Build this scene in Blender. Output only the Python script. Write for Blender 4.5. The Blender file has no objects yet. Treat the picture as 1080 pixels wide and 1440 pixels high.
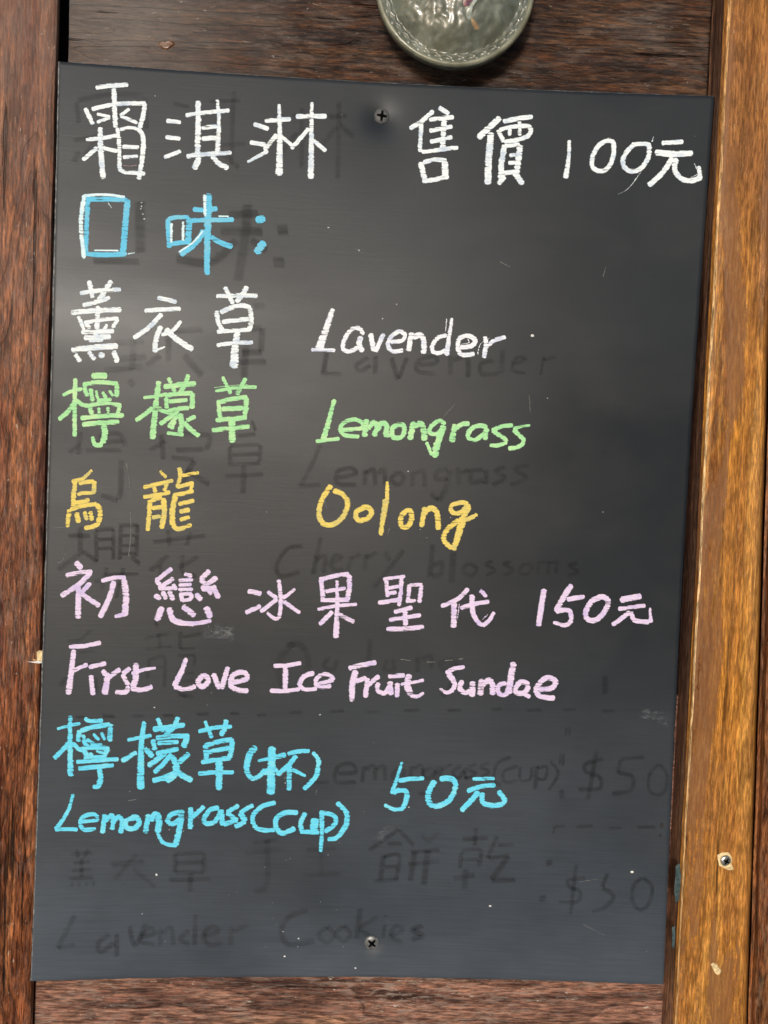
import bpy, bmesh, math, random
from mathutils import Vector, Matrix, noise as mn
random.seed(7)
S = bpy.context.scene
C = S.collection

# ------------------------------------------------------------------ camera
F_PX = 1300.0
CAM = Vector((-0.02266943, -0.59915039, 0.04200228))
ROT = Matrix(((0.9980376843773274, -0.03834685061088839, -0.049500501118358894),
              (-0.047914180924480916, 0.04123765453284246, -0.9979998432439593),
              (0.040311435462887686, 0.9984132285265735, 0.039319375301056135)))
ZUP = 1.5                                     # the board's centre hangs 1.5 m above the ground
cd = bpy.data.cameras.new('camera'); cam = bpy.data.objects.new('camera', cd); C.objects.link(cam)
mw = ROT.to_4x4(); mw.translation = CAM + Vector((0, 0, ZUP)); cam.matrix_world = mw
cd.sensor_fit = 'VERTICAL'; cd.sensor_height = 36.0; cd.lens = F_PX / 1440 * 36
cd.clip_start = 0.01; cd.clip_end = 500
S.camera = cam

# ------------------------------------------------------------------ light
SUN_EL, SUN_AZ = math.radians(8), math.radians(-169)      # azimuth from +Y, clockwise: front left of the wall
W = bpy.data.worlds.new('World'); S.world = W; W.use_nodes = True
wn = W.node_tree; wn.nodes.clear()
sky = wn.nodes.new('ShaderNodeTexSky'); sky.sky_type = 'NISHITA'; sky.sun_disc = False
sky.sun_elevation = SUN_EL; sky.sun_rotation = SUN_AZ
bg = wn.nodes.new('ShaderNodeBackground'); bg.inputs['Strength'].default_value = 0.15
wo = wn.nodes.new('ShaderNodeOutputWorld')
wn.links.new(sky.outputs[0], bg.inputs[0]); wn.links.new(bg.outputs[0], wo.inputs[0])
sd = bpy.data.lights.new('sun', 'SUN'); sd.energy = 2.0; sd.angle = math.radians(10); sd.color = (1.0, 0.99, 0.97)
sun = bpy.data.objects.new('sun', sd); C.objects.link(sun)
dirv = Vector((math.sin(SUN_AZ) * math.cos(SUN_EL), math.cos(SUN_AZ) * math.cos(SUN_EL), math.sin(SUN_EL)))
sun.rotation_euler = dirv.to_track_quat('Z', 'Y').to_euler(); sun.location = (-1, -1.5, 3.5)
S.view_settings.view_transform = 'Standard'; S.view_settings.look = 'None'
S.view_settings.exposure = 0.2; S.view_settings.gamma = 1.0

# ------------------------------------------------------------------ helpers
def at(px, py, Y=0.0):
    """the point of the plane y = Y (metres, wall coordinates) seen at a pixel of the photograph"""
    d = ROT @ Vector(((px - 540) / F_PX, (720 - py) / F_PX, -1.0))
    t = (Y - CAM.y) / d.y
    p = CAM + d * t
    return Vector((p.x, Y, p.z + ZUP))

def obj(name, verts, faces, mats, parent=None, smooth=True, label=None, midx=None):
    me = bpy.data.meshes.new(name); me.from_pydata(verts, [], faces); me.update()
    for m in (mats if isinstance(mats, (list, tuple)) else [mats]): me.materials.append(m)
    if smooth: me.polygons.foreach_set('use_smooth', [True] * len(faces))
    if midx: me.polygons.foreach_set('material_index', midx)
    o = bpy.data.objects.new(name, me); C.objects.link(o)
    if parent: o.parent = parent
    if label: o['label'] = label
    return o

def recalc(o):
    bm = bmesh.new(); bm.from_mesh(o.data); bmesh.ops.recalc_face_normals(bm, faces=bm.faces); bm.to_mesh(o.data); bm.free()
    return o

def thing(name, label, cat, loc=(0, 0, 0), group=None):
    o = bpy.data.objects.new(name, None); C.objects.link(o); o.location = loc
    o.empty_display_size = 0.02
    o['label'] = label; o['category'] = cat
    if group: o['group'] = group
    return o

class NT:
    """tiny node-tree builder"""
    def __init__(s, name):
        s.m = bpy.data.materials.new(name); s.m.use_nodes = True; s.t = s.m.node_tree; s.t.nodes.clear()
        s.out = s.n('ShaderNodeOutputMaterial')
    def n(s, typ, **kw):
        x = s.t.nodes.new(typ)
        for k, v in kw.items(): setattr(x, k, v)
        return x
    def l(s, a, b): s.t.links.new(a, b)
    def put(s, sock, v):
        if hasattr(v, 'is_output') or isinstance(v, bpy.types.NodeSocket): s.l(v, sock)
        else: sock.default_value = v
    def obj_co(s, scale, loc=(0, 0, 0), rot=(0, 0, 0)):
        if not hasattr(s, 'geo'): s.geo = s.n('ShaderNodeNewGeometry')
        mp = s.n('ShaderNodeMapping'); s.l(s.geo.outputs['Position'], mp.inputs[0])
        mp.inputs['Location'].default_value = loc; mp.inputs['Rotation'].default_value = rot; mp.inputs['Scale'].default_value = scale
        return mp.outputs[0]
    def noise(s, co, scale=1.0, detail=4, rough=0.55, dist=0.0):
        x = s.n('ShaderNodeTexNoise'); s.l(co, x.inputs['Vector']); x.inputs['Scale'].default_value = scale
        x.inputs['Detail'].default_value = detail; x.inputs['Roughness'].default_value = rough; x.inputs['Distortion'].default_value = dist
        return x.outputs[0]
    def ramp(s, f, stops, mode='LINEAR'):
        x = s.n('ShaderNodeValToRGB'); s.put(x.inputs[0], f); cr = x.color_ramp; cr.interpolation = mode
        while len(cr.elements) < len(stops): cr.elements.new(0.5)
        for e, (p, c) in zip(cr.elements, stops):
            e.position = p; e.color = (c, c, c, 1) if isinstance(c, (int, float)) else (*c, 1)
        return x.outputs[0]
    def mix(s, f, a, b, mode='MIX'):
        x = s.n('ShaderNodeMix', data_type='RGBA', blend_type=mode)
        s.put(x.inputs[0], f)
        for i, v in ((6, a), (7, b)):
            if isinstance(v, tuple) and len(v) == 3: v = (*v, 1)
            s.put(x.inputs[i], v)
        return x.outputs[2]
    def math(s, op, a, b=0.0, clamp=False):
        x = s.n('ShaderNodeMath', operation=op, use_clamp=clamp); s.put(x.inputs[0], a); s.put(x.inputs[1], b)
        return x.outputs[0]
    def bump(s, h, dist, strength=1.0, normal=None):
        x = s.n('ShaderNodeBump'); s.l(h, x.inputs['Height']); x.inputs['Distance'].default_value = dist; x.inputs['Strength'].default_value = strength
        if normal: s.l(normal, x.inputs['Normal'])
        return x.outputs[0]
    def bsdf(s, **kw):
        p = s.n('ShaderNodeBsdfPrincipled')
        for k, v in kw.items():
            k = k.replace('_', ' ')
            if isinstance(v, tuple) and len(v) == 3: v = (*v, 1)
            s.put(p.inputs[k], v)
        s.p = p; s.l(p.outputs[0], s.out.inputs[0])
        return s.m

# ------------------------------------------------------------------ materials
def wood(name, axis, stops, scuff, scuff_amt, band=45, stretch=14, bumpd=0.0006, rough=0.55, crack=0.5, offset=(0, 0, 0),
         grey=None, macro=None, spec=0.15, greycol=((0.05, 0.048, 0.05), (0.30, 0.28, 0.27)), fibk=0.9, tone=1.0, rings=0.7, ringn=16, patch=None, sat=1.0):
    """axis: 'x' or 'z' = direction of the grain"""
    n = NT(name)
    def sc(across, along):
        return (along, across, across) if axis == 'x' else (across, across, along)
    warp = n.noise(n.obj_co(sc(9, 2.5), offset), 1, 3)
    wv = n.n('ShaderNodeVectorMath', operation='SCALE')
    n.l(n.noise(n.obj_co(sc(14, 4), offset), 1, 3), wv.inputs[0]); wv.inputs['Scale'].default_value = 0.9
    def wco(across, along, amt=1.0):
        a = n.n('ShaderNodeVectorMath', operation='ADD'); n.l(n.obj_co(sc(across, along), offset), a.inputs[0]); n.l(wv.outputs[0], a.inputs[1])
        return a.outputs[0]
    bands = n.noise(wco(band, band / stretch), 1, 6, 0.62)
    col = n.ramp(bands, stops)
    big = n.noise(n.obj_co(sc(7, 3), offset), 1, 3)
    if macro: col = n.mix(n.ramp(big, [(0.42, 0.0), (0.62, 1.0)]), col, n.mix(0.75, col, macro))
    fib = n.noise(wco(760, 95), 1, 5, 0.72)
    col = n.mix(fibk, col, n.ramp(fib, [(0.38, (0.28, 0.25, 0.24)), (0.5, (0.92, 0.92, 0.92)), (0.62, (2.0, 1.95, 1.9))]), 'MULTIPLY')
    # growth rings: contour lines of a slowly varying, drawn-out field
    rf = n.math('FRACT', n.math('MULTIPLY', n.noise(wco(band * 0.30, band * 0.30 / (stretch * 1.3)), 1, 2, 0.4), ringn))
    rg = n.ramp(rf, [(0.0, 0.30), (0.10, 0.55), (0.35, 1.0), (0.75, 1.25), (0.97, 1.0), (1.0, 0.35)])
    col = n.mix(rings, col, rg, 'MULTIPLY')
    if patch is not None:
        pn = n.noise(wco(34, 2.2), 1, 5, 0.62); gp = n.noise(n.obj_co(sc(900, 500), offset), 1, 2)
        pm = n.math('ADD', pn, n.math('MULTIPLY', n.math('SUBTRACT', gp, 0.5), 0.10))
        col = n.mix(n.math('MULTIPLY', n.ramp(pm, [(0.525, 0.0), (0.545, 1.0)]), patch[1]), col, patch[0])
    if tone != 1.0: col = n.mix(1.0, col, (tone, tone, tone), 'MULTIPLY')
    # checks and cracks along the grain
    ck = n.noise(wco(170, 5.5), 1, 4, 0.6)
    ckm = n.ramp(ck, [(0.33, 1.0), (0.37, 0.0)])
    ckm = n.math('MULTIPLY', ckm, crack)
    col = n.mix(ckm, col, (0.012, 0.007, 0.005))
    # torn fibres and scuffs
    sf = n.noise(wco(420, 70), 1, 5, 0.75, 0.4)
    reg = n.noise(n.obj_co(sc(26, 11), (offset[0] + 3.1, offset[1], offset[2] + 1.7)), 1, 4, 0.6)
    sm = n.math('MULTIPLY', n.ramp(sf, [(0.50, 0.0), (0.58, 1.0)]), n.ramp(reg, [(0.40, 0.15), (0.62, 1.0)]))
    if grey is not None:                       # weathered end of the plank
        sx = n.n('ShaderNodeSeparateXYZ'); n.l(n.geo.outputs['Position'], sx.inputs[0])
        a, b = grey[0], grey[1]
        mr = n.n('ShaderNodeMapRange'); n.l(sx.outputs[grey[2]], mr.inputs[0]); mr.inputs[1].default_value = a; mr.inputs[2].default_value = b
        wobble = n.math('ADD', mr.outputs[0], n.math('MULTIPLY', n.math('SUBTRACT', reg, 0.5), 1.6), True)
        sm = n.math('MAXIMUM', sm, n.math('MULTIPLY', n.ramp(sf, [(0.38, 0.0), (0.6, 1.0)]), wobble))
        col = n.mix(n.math('MULTIPLY', wobble, 0.6), col, n.mix(bands, greycol[0], greycol[1]))
    col = n.mix(n.math('MULTIPLY', sm, scuff_amt), col, scuff)
    # bright torn flecks
    fl = n.noise(n.obj_co(sc(700, 180), offset), 1, 2, 0.5, 0.6)
    flm = n.math('MULTIPLY', n.ramp(fl, [(0.71, 0.0), (0.74, 1.0)]), scuff_amt)
    col = n.mix(flm, col, (0.62, 0.58, 0.52))
    hs = n.n('ShaderNodeHueSaturation'); hs.inputs['Saturation'].default_value = sat; hs.inputs['Value'].default_value = 1.15; n.l(col, hs.inputs['Color'])
    bc = n.n('ShaderNodeGamma'); n.l(hs.outputs[0], bc.inputs[0]); bc.inputs[1].default_value = 1.05; col = bc.outputs[0]
    h = n.math('ADD', n.math('MULTIPLY', fib, 0.55), n.math('MULTIPLY', bands, 0.8))
    h = n.math('ADD', h, n.math('MULTIPLY', sf, 0.5)); h = n.math('SUBTRACT', h, n.math('MULTIPLY', ckm, 1.6)); h = n.math('ADD', h, n.math('MULTIPLY', rg, 0.5 * rings))
    r = n.math('ADD', n.math('MULTIPLY', fib, 0.25), rough - 0.12)
    return n.bsdf(Base_Color=col, Roughness=r, Normal=n.bump(h, bumpd, 1.0), Specular_IOR_Level=spec)

M_left = wood('weathered_red_brown_wood', 'z', [(0.33, (0.022, 0.006, 0.004)), (0.43, (0.085, 0.022, 0.009)), (0.49, (0.18, 0.064, 0.026)), (0.53, (0.085, 0.028, 0.013)), (0.58, (0.25, 0.098, 0.040)), (0.63, (0.13, 0.044, 0.020)), (0.72, (0.36, 0.17, 0.085))],
              (0.28, 0.19, 0.16), 0.4, band=60, stretch=22, bumpd=0.0014, rough=0.34, crack=0.9, grey=(ZUP + 0.05, ZUP + 0.42, 2), greycol=((0.06, 0.032, 0.028), (0.26, 0.18, 0.155)), spec=0.2)
M_top = wood('rough_dark_wood', 'x', [(0.33, (0.008, 0.004, 0.003)), (0.43, (0.035, 0.014, 0.008)), (0.49, (0.085, 0.034, 0.013)), (0.53, (0.022, 0.009, 0.005)), (0.60, (0.10, 0.045, 0.018)), (0.64, (0.045, 0.019, 0.009)), (0.74, (0.20, 0.10, 0.038))],
             (0.27, 0.22, 0.19), 0.28, band=95, stretch=17, bumpd=0.0018, rough=0.38, crack=1.0, offset=(0.4, 0, 0.35), grey=(-0.06, -0.17, 0), tone=0.85, spec=0.3)
M_bot = wood('faded_purple_brown_wood', 'x', [(0.33, (0.04, 0.018, 0.014)), (0.45, (0.13, 0.062, 0.045)), (0.51, (0.21, 0.11, 0.078)), (0.55, (0.13, 0.065, 0.05)), (0.62, (0.24, 0.13, 0.085)), (0.74, (0.34, 0.19, 0.12))],
             (0.36, 0.29, 0.25), 0.5, band=50, stretch=12, bumpd=0.0010, rough=0.42, crack=0.5, offset=(2.4, 0, 1.35))
M_post = wood('varnished_honey_wood', 'z', [(0.31, (0.10, 0.038, 0.014)), (0.40, (0.24, 0.10, 0.032)), (0.44, (0.44, 0.215, 0.066)), (0.48, (0.36, 0.165, 0.052)), (0.51, (0.56, 0.27, 0.080)), (0.545, (0.37, 0.165, 0.052)), (0.58, (0.56, 0.27, 0.080)), (0.63, (0.66, 0.35, 0.11)), (0.67, (0.44, 0.21, 0.068)), (0.78, (0.66, 0.40, 0.16))],
              (0.50, 0.33, 0.18), 0.15, band=44, stretch=22, bumpd=0.00035, rough=0.36, crack=0.5, offset=(0.35, 0, 0.12), macro=(0.26, 0.125, 0.062), fibk=0.6, tone=0.78, sat=1.07, rings=0.45, ringn=22, patch=((0.25, 0.125, 0.066), 0.72))
M_rabbet = wood('dark_stained_wood', 'z', [(0.33, (0.04, 0.013, 0.008)), (0.45, (0.13, 0.048, 0.02)), (0.51, (0.22, 0.09, 0.033)), (0.55, (0.10, 0.036, 0.016)), (0.7, (0.30, 0.13, 0.05))],
                (0.4, 0.3, 0.2), 0.2, band=60, stretch=30, bumpd=0.0004, rough=0.36, crack=0.5, offset=(1.35, 0, 2.1))

M_arris_highlight = wood('painted_arris_highlight', 'z', [(0.35, (0.42, 0.22, 0.09)), (0.5, (0.66, 0.42, 0.20)), (0.7, (0.78, 0.56, 0.32))], (0.7, 0.55, 0.35), 0.3, band=90, stretch=30,
              bumpd=0.0003, rough=0.35, crack=0.3, offset=(0.1, 0, 0.7), rings=0.3)  # pale colour stands in for the highlight along the post's bevel
M_side = wood('stained_shaded_post_side', 'z', [(0.33, (0.06, 0.028, 0.022)), (0.46, (0.16, 0.08, 0.052)), (0.54, (0.27, 0.14, 0.08)), (0.7, (0.40, 0.22, 0.12))], (0.4, 0.28, 0.18), 0.2, band=120, stretch=40,
              bumpd=0.0003, rough=0.38, crack=0.5, offset=(0.9, 0, 0.2), rings=0.5)  # dark stain, with the side's shade mixed into the same colour
def board_material():
    n = NT('chalkboard_paint')
    st = n.noise(n.obj_co((26, 1, 900)), 1, 3, 0.6)                 # brush lines of the paint roller
    st2 = n.noise(n.obj_co((22, 1, 260), (3, 0, 1)), 1, 4, 0.65)
    gr = n.noise(n.obj_co((700, 700, 700)), 1, 2, 0.5)
    dust = n.noise(n.obj_co((4.5, 4.5, 4.5), (0.7, 0, 0.35)), 1, 4, 0.55)
    smear = n.noise(n.obj_co((9, 9, 15), (5, 0, 2), (0, 0.5, 0)), 1, 5, 0.6, 0.5)
    col = n.mix(n.ramp(dust, [(0.38, 0.0), (0.66, 1.0)]), (0.009, 0.013, 0.019), (0.017, 0.022, 0.029))
    col = n.mix(n.math('MULTIPLY', n.ramp(smear, [(0.45, 0.0), (0.72, 1.0)]), 0.22), col, (0.05, 0.052, 0.055))
    col = n.mix(0.22, col, n.ramp(st, [(0.3, 0.78), (0.5, 1.0), (0.72, 1.28)]), 'MULTIPLY')
    h = n.math('ADD', st, n.math('MULTIPLY', st2, 1.1)); h = n.math('ADD', h, n.math('MULTIPLY', gr, 0.35))
    # bluish glow painted into the colour of the lower part, broken along the grooves
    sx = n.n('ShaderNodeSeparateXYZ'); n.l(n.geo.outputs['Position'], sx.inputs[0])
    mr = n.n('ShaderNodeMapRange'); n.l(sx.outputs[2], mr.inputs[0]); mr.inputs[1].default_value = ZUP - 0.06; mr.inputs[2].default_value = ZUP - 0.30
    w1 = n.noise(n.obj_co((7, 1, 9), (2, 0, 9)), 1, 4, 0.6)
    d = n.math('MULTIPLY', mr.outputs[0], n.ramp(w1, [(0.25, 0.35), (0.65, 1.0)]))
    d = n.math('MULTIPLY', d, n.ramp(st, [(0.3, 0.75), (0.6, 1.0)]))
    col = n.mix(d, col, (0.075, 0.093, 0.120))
    rb = n.noise(n.obj_co((4, 1, 14), (4, 0, 6), (0, 0.9, 0)), 1, 3, 0.5)
    r = n.math('ADD', n.math('MULTIPLY', smear, 0.12), n.math('MULTIPLY', rb, 0.26)); r = n.math('ADD', r, 0.225)
    return n.bsdf(Base_Color=col, Roughness=r, Normal=n.bump(h, 0.00003, 1.0), Specular_IOR_Level=0.27)
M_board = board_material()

def edge_material():
    n = NT('painted_rim_highlight')
    a = n.noise(n.obj_co((300, 300, 300)), 1, 4, 0.6)
    col = n.ramp(a, [(0.35, (0.05, 0.055, 0.06)), (0.55, (0.17, 0.175, 0.18)), (0.75, (0.36, 0.36, 0.35))])
    return n.bsdf(Base_Color=col, Roughness=0.5)
M_edge = edge_material()  # paler rim colour paints in the light caught by the rounded edge

def chalk(name, c, thin):
    """opaque marker ink; where the ink is thin the second colour shows in horizontal streaks"""
    n = NT(name)
    st = n.noise(n.obj_co((40, 1, 800)), 1, 3, 0.7)
    bl = n.noise(n.obj_co((75, 1, 75), (2, 0, 5)), 1, 3, 0.6)
    gr = n.noise(n.obj_co((1500, 1, 1500)), 1, 2, 0.6)
    v = n.math('ADD', n.math('MULTIPLY', st, 0.55), n.math('MULTIPLY', bl, 0.75)); v = n.math('ADD', v, n.math('MULTIPLY', gr, 0.3))
    f = n.ramp(v, [(0.80, 0.0), (0.93, 0.75)])
    col = n.mix(f, c, thin)
    h = n.math('ADD', st, n.math('MULTIPLY', gr, 0.5))
    # the ink skips over the grooves of the board near a stroke's rim and here and there inside it
    fd = n.n('ShaderNodeAttribute', attribute_name='fade')
    s2 = n.noise(n.obj_co((90, 1, 950), (1, 0, 7)), 1, 3, 0.7)
    al = n.math('ADD', n.math('MULTIPLY', fd.outputs['Fac'], 1.1), n.math('MULTIPLY', n.math('SUBTRACT', s2, 0.46), 3.2))
    al = n.ramp(al, [(0.0, 0.0), (0.22, 1.0)])
    skip = n.math('ADD', n.math('MULTIPLY', s2, 0.8), n.math('MULTIPLY', bl, 0.5))
    al = n.math('MULTIPLY', al, n.ramp(skip, [(0.49, 0.30), (0.58, 1.0)]))
    m = n.bsdf(Base_Color=col, Roughness=0.75, Normal=n.bump(h, 0.00012, 1.0), Specular_IOR_Level=0.25)
    t = n.n('ShaderNodeBsdfTransparent'); mx = n.n('ShaderNodeMixShader')
    n.l(al, mx.inputs[0]); n.l(t.outputs[0], mx.inputs[1]); n.l(n.p.outputs[0], mx.inputs[2]); n.l(mx.outputs[0], n.out.inputs[0])
    return m
INK = {
    'white': chalk('white_chalk_ink', (0.80, 0.87, 0.92), (0.42, 0.53, 0.70)),
    'lavwhite': chalk('lavender_white_chalk_ink', (0.82, 0.85, 0.92), (0.46, 0.52, 0.72)),
    'blue': chalk('sky_blue_chalk_ink', (0.13, 0.54, 0.80), (0.22, 0.55, 0.72)),
    'green': chalk('light_green_chalk_ink', (0.36, 0.72, 0.36), (0.58, 0.80, 0.44)),
    'yellow': chalk('yellow_chalk_ink', (0.76, 0.60, 0.15), (0.50, 0.46, 0.20)),
    'purple': chalk('pale_purple_chalk_ink', (0.74, 0.62, 0.84), (0.54, 0.44, 0.76)),
    'cyan': chalk('cyan_chalk_ink', (0.13, 0.64, 0.88), (0.24, 0.72, 0.86)),
    'paleblue': chalk('pale_blue_chalk_ink', (0.70, 0.86, 0.92), (0.5, 0.75, 0.88)),
    'pink': chalk('faint_pink_chalk_ink', (0.50, 0.30, 0.32), (0.35, 0.25, 0.28)),
    'grey': chalk('faint_grey_chalk_ink', (0.17, 0.175, 0.17), (0.08, 0.08, 0.08)),
}
def ghost_material():
    n = NT('wiped_off_chalk_trace')
    at_ = n.n('ShaderNodeAttribute', attribute_name='fade')
    v = n.noise(n.obj_co((45, 1, 300)), 1, 4, 0.6); v2 = n.noise(n.obj_co((30, 1, 30), (8, 0, 3)), 1, 2)
    a = n.math('MULTIPLY', n.ramp(at_.outputs['Fac'], [(0.0, 0.0), (0.55, 1.0)]), n.ramp(v, [(0.30, 0.35), (0.6, 1.0)]))
    a = n.math('MULTIPLY', a, n.ramp(v2, [(0.30, 0.35), (0.62, 1.0)]))
    at2 = n.n('ShaderNodeAttribute', attribute_name='strength')
    a = n.math('MULTIPLY', a, at2.outputs['Fac'], True)
    h = n.noise(n.obj_co((9, 1, 900)), 1, 3, 0.6)
    p = n.n('ShaderNodeBsdfPrincipled'); p.inputs['Base Color'].default_value = (0.012, 0.013, 0.016, 1); p.inputs['Roughness'].default_value = 0.6
    p.inputs['Specular IOR Level'].default_value = 0.25; n.l(n.bump(h, 0.00016), p.inputs['Normal'])
    t = n.n('ShaderNodeBsdfTransparent'); mx = n.n('ShaderNodeMixShader')
    n.l(a, mx.inputs[0]); n.l(t.outputs[0], mx.inputs[1]); n.l(p.outputs[0], mx.inputs[2]); n.l(mx.outputs[0], n.out.inputs[0])
    return n.m
M_ghost = ghost_material()

def simple(name, col, rough=0.5, metal=0.0, var=0.35, sc=400, spec=0.5):
    n = NT(name)
    a = n.noise(n.obj_co((sc, sc, sc)), 1, 3)
    c = n.mix(1.0, col, n.ramp(a, [(0.3, 1 - var), (0.7, 1 + var)]), 'MULTIPLY')
    return n.bsdf(Base_Color=c, Roughness=rough, Metallic=metal, Normal=n.bump(a, 0.00008), Specular_IOR_Level=spec)
M_screw_dark = simple('dark_painted_screw_head', (0.085, 0.087, 0.092), 0.5, 0.0, 0.35, 900, 0.3)
M_screw_grey = simple('grey_worn_screw_head', (0.16, 0.165, 0.17), 0.4, 0.3)
M_recess = simple('screw_recess_black', (0.004, 0.004, 0.004), 0.9, spec=0.0)
M_steel = simple('bright_zinc_screw', (0.62, 0.60, 0.58), 0.3, 0.9)
M_rawwood = simple('fresh_split_wood', (0.72, 0.55, 0.30), 0.7, 0, 0.35, 500)
M_teal = simple('teal_paint_smear', (0.035, 0.065, 0.07), 0.5, 0, 0.5, 500)
M_wall = simple('dark_backing', (0.02, 0.014, 0.01), 0.8)
M_speck = simple('chalk_speck', (0.75, 0.76, 0.76), 0.8)
M_black = simple('black_pit', (0.006, 0.006, 0.007), 0.6)

# ------------------------------------------------------------------ board surface
TL, TR, BR, BL = (81, 85), (1006, 134), (934, 1386), (42, 1381)
def lift(s, t):                     # the thin panel curls away from the wall towards its corners
    u, v = 2 * s - 1, 2 * t - 1
    return 0.0055 * (max(0.0, -v - 0.25) / 0.75) ** 2 - 0.0075 * u * u * (0.35 + 0.65 * v * v) - 0.0012 * math.sin(3.1 * s + 4.0 * t) + 0.0022 * mn.noise(Vector((2.3 * s + 0.7, 2.6 * t + 3.1, 1.0)))
SCREWS = [at(537, 162), at(523, 1327)]
def dimple(x, z):
    y = 0.0
    for k, p in enumerate(SCREWS):
        r = math.hypot(x - p.x, z - p.z)
        y += (0.0022, 0.0018)[k] * math.exp(-(r / (0.0085, 0.0065)[k]) ** 1.6) + (0.0005, 0.0006)[k] * math.exp(-(r / 0.03) ** 2)
    return y
def edge(side, q):                  # photo curve of each edge (q from 0 to 1), slightly bowed
    if side == 'top': a, b, bx, by = TL, TR, 0, 6
    if side == 'bot': a, b, bx, by = BL, BR, 0, -8.5
    if side == 'left': a, b, bx, by = TL, BL, 3.0, 0
    if side == 'right': a, b, bx, by = TR, BR, -6, 0
    w = 4 * q * (1 - q)
    return a[0] + (b[0] - a[0]) * q + bx * w, a[1] + (b[1] - a[1]) * q + by * w
def board_px(s, t):                 # s to the right, t downwards; Coons patch of the four edges
    T, B_, L, R_ = edge('top', s), edge('bot', s), edge('left', t), edge('right', t)
    out = []
    for i in (0, 1):
        bil = TL[i] * (1 - s) * (1 - t) + TR[i] * s * (1 - t) + BL[i] * (1 - s) * t + BR[i] * s * t
        out.append(T[i] * (1 - t) + B_[i] * t + L[i] * (1 - s) + R_[i] * s - bil)
    return out
def surf_pt(s, t):
    px, py = board_px(s, t); y = lift(s, t); p = at(px, py, y)
    p.y = y + dimple(p.x, p.z)
    return p
def px_to_st(px, py):
    s, t = (px - 60) / 910, (py - 110) / 1270
    for _ in range(6):
        x, y = board_px(s, t); s += (px - x) / 905; t += (py - y) / 1275
    return s, t
def on_board(px, py, off=0.0):
    s, t = px_to_st(px, py); y = lift(s, t); p = at(px, py, y)
    p.y = y + dimple(p.x, p.z) - off
    return p

def make_board(root):
    NS, NTT = 220, 300
    e0 = 0.0012
    ss = [0.0, e0, e0 * 2.2] + [e0 * 2.2 + (1 - e0 * 4.4) * i / NS for i in range(1, NS)] + [1 - e0 * 2.2, 1 - e0, 1.0]
    tt = [0.0, e0 * .7, e0 * 1.5] + [e0 * 1.5 + (1 - e0 * 3) * i / NTT for i in range(1, NTT)] + [1 - e0 * 1.5, 1 - e0 * .7, 1.0]
    verts, faces, mi = [], [], []
    n, m = len(ss), len(tt)
    for j, t in enumerate(tt):
        for i, s in enumerate(ss):
            p = surf_pt(s, t)
            d = min(i, n - 1 - i, j, m - 1 - j)
            p.y += (0.0009, 0.00025, 0)[min(d, 2)]
            if d == 0:
                p.x += 0.0004 * mn.noise(Vector((p.x * 90, 3, p.z * 90))); p.z += 0.0004 * mn.noise(Vector((p.x * 90, 9, p.z * 90)))
            verts.append(p)
    for j in range(m - 1):
        for i in range(n - 1):
            faces.append((j * n + i, (j + 1) * n + i, (j + 1) * n + i + 1, j * n + i + 1))
            mi.append(1 if (i < 2 or j < 1) else 0)
    ring = [i for i in range(n)] + [j * n + n - 1 for j in range(1, m)] + [(m - 1) * n + i for i in range(n - 2, -1, -1)] + [j * n for j in range(m - 2, 0, -1)]
    base = len(verts)
    for r in ring:
        p = verts[r].copy(); p.y += 0.0028; verts.append(p)
    L = len(ring)
    for k in range(L):
        faces.append((ring[k], ring[(k + 1) % L], base + (k + 1) % L, base + k)); mi.append(0)
    # back sheet
    back0 = len(verts)
    for j in range(m):
        for i in range(n):
            p = verts[j * n + i].copy(); p.y += 0.0032; verts.append(p)
    for j in range(0, m - 1):
        for i in range(0, n - 1):
            a = back0 + j * n + i; faces.append((a, a + 1, a + n + 1, a + n)); mi.append(0)
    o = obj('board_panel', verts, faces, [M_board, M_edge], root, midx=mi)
    return o

board = thing('chalkboard', 'black painted menu board with colourful handwritten ice cream prices, screwed to the wooden wall', 'chalkboard', (0, 0, ZUP - 0.295))
board.location = (0, 0, 0)
make_board(board)

# ------------------------------------------------------------------ handwriting
def smooth_path(pts, step):
    """Catmull-Rom through the points, resampled"""
    if len(pts) == 2:
        P = [pts[0] + (pts[1] - pts[0]) * (i / 12) for i in range(13)]
    else:
        P = []; q = [pts[0] * 2 - pts[1]] + pts + [pts[-1] * 2 - pts[-2]]
        for i in range(1, len(q) - 2):
            for k in range(12):
                t = k / 12; a, b, c, d = q[i - 1], q[i], q[i + 1], q[i + 2]
                P.append(0.5 * ((2 * b) + (c - a) * t + (2 * a - 5 * b + 4 * c - d) * t * t + (3 * b - a - 3 * c + d) * t ** 3))
        P.append(pts[-1])
    acc = [0.0]
    for i in range(1, len(P)): acc.append(acc[-1] + (P[i] - P[i - 1]).length)
    T = acc[-1]; n = max(4, int(T / step)); out = []; j = 0
    for k in range(n + 1):
        d = T * k / n
        while j < len(acc) - 2 and acc[j + 1] < d: j += 1
        f = (d - acc[j]) / max(1e-9, acc[j + 1] - acc[j]); out.append(P[j].lerp(P[j + 1], min(1, max(0, f))))
    return out, T

def parse(txt, ox, oy, s):
    for st in txt.replace('\n', ' ').split(';'):
        st = st.strip()
        if not st: continue
        tok = st.split()
        ws = [float(v) / s for v in tok[0].split(':')]
        if len(ws) == 1: ws = ws * 2
        pts = []
        for v in tok[1:]:
            a, b = v.split(','); pts.append(Vector((ox + float(a) / s, oy + float(b) / s)))
        yield ws, pts

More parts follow.
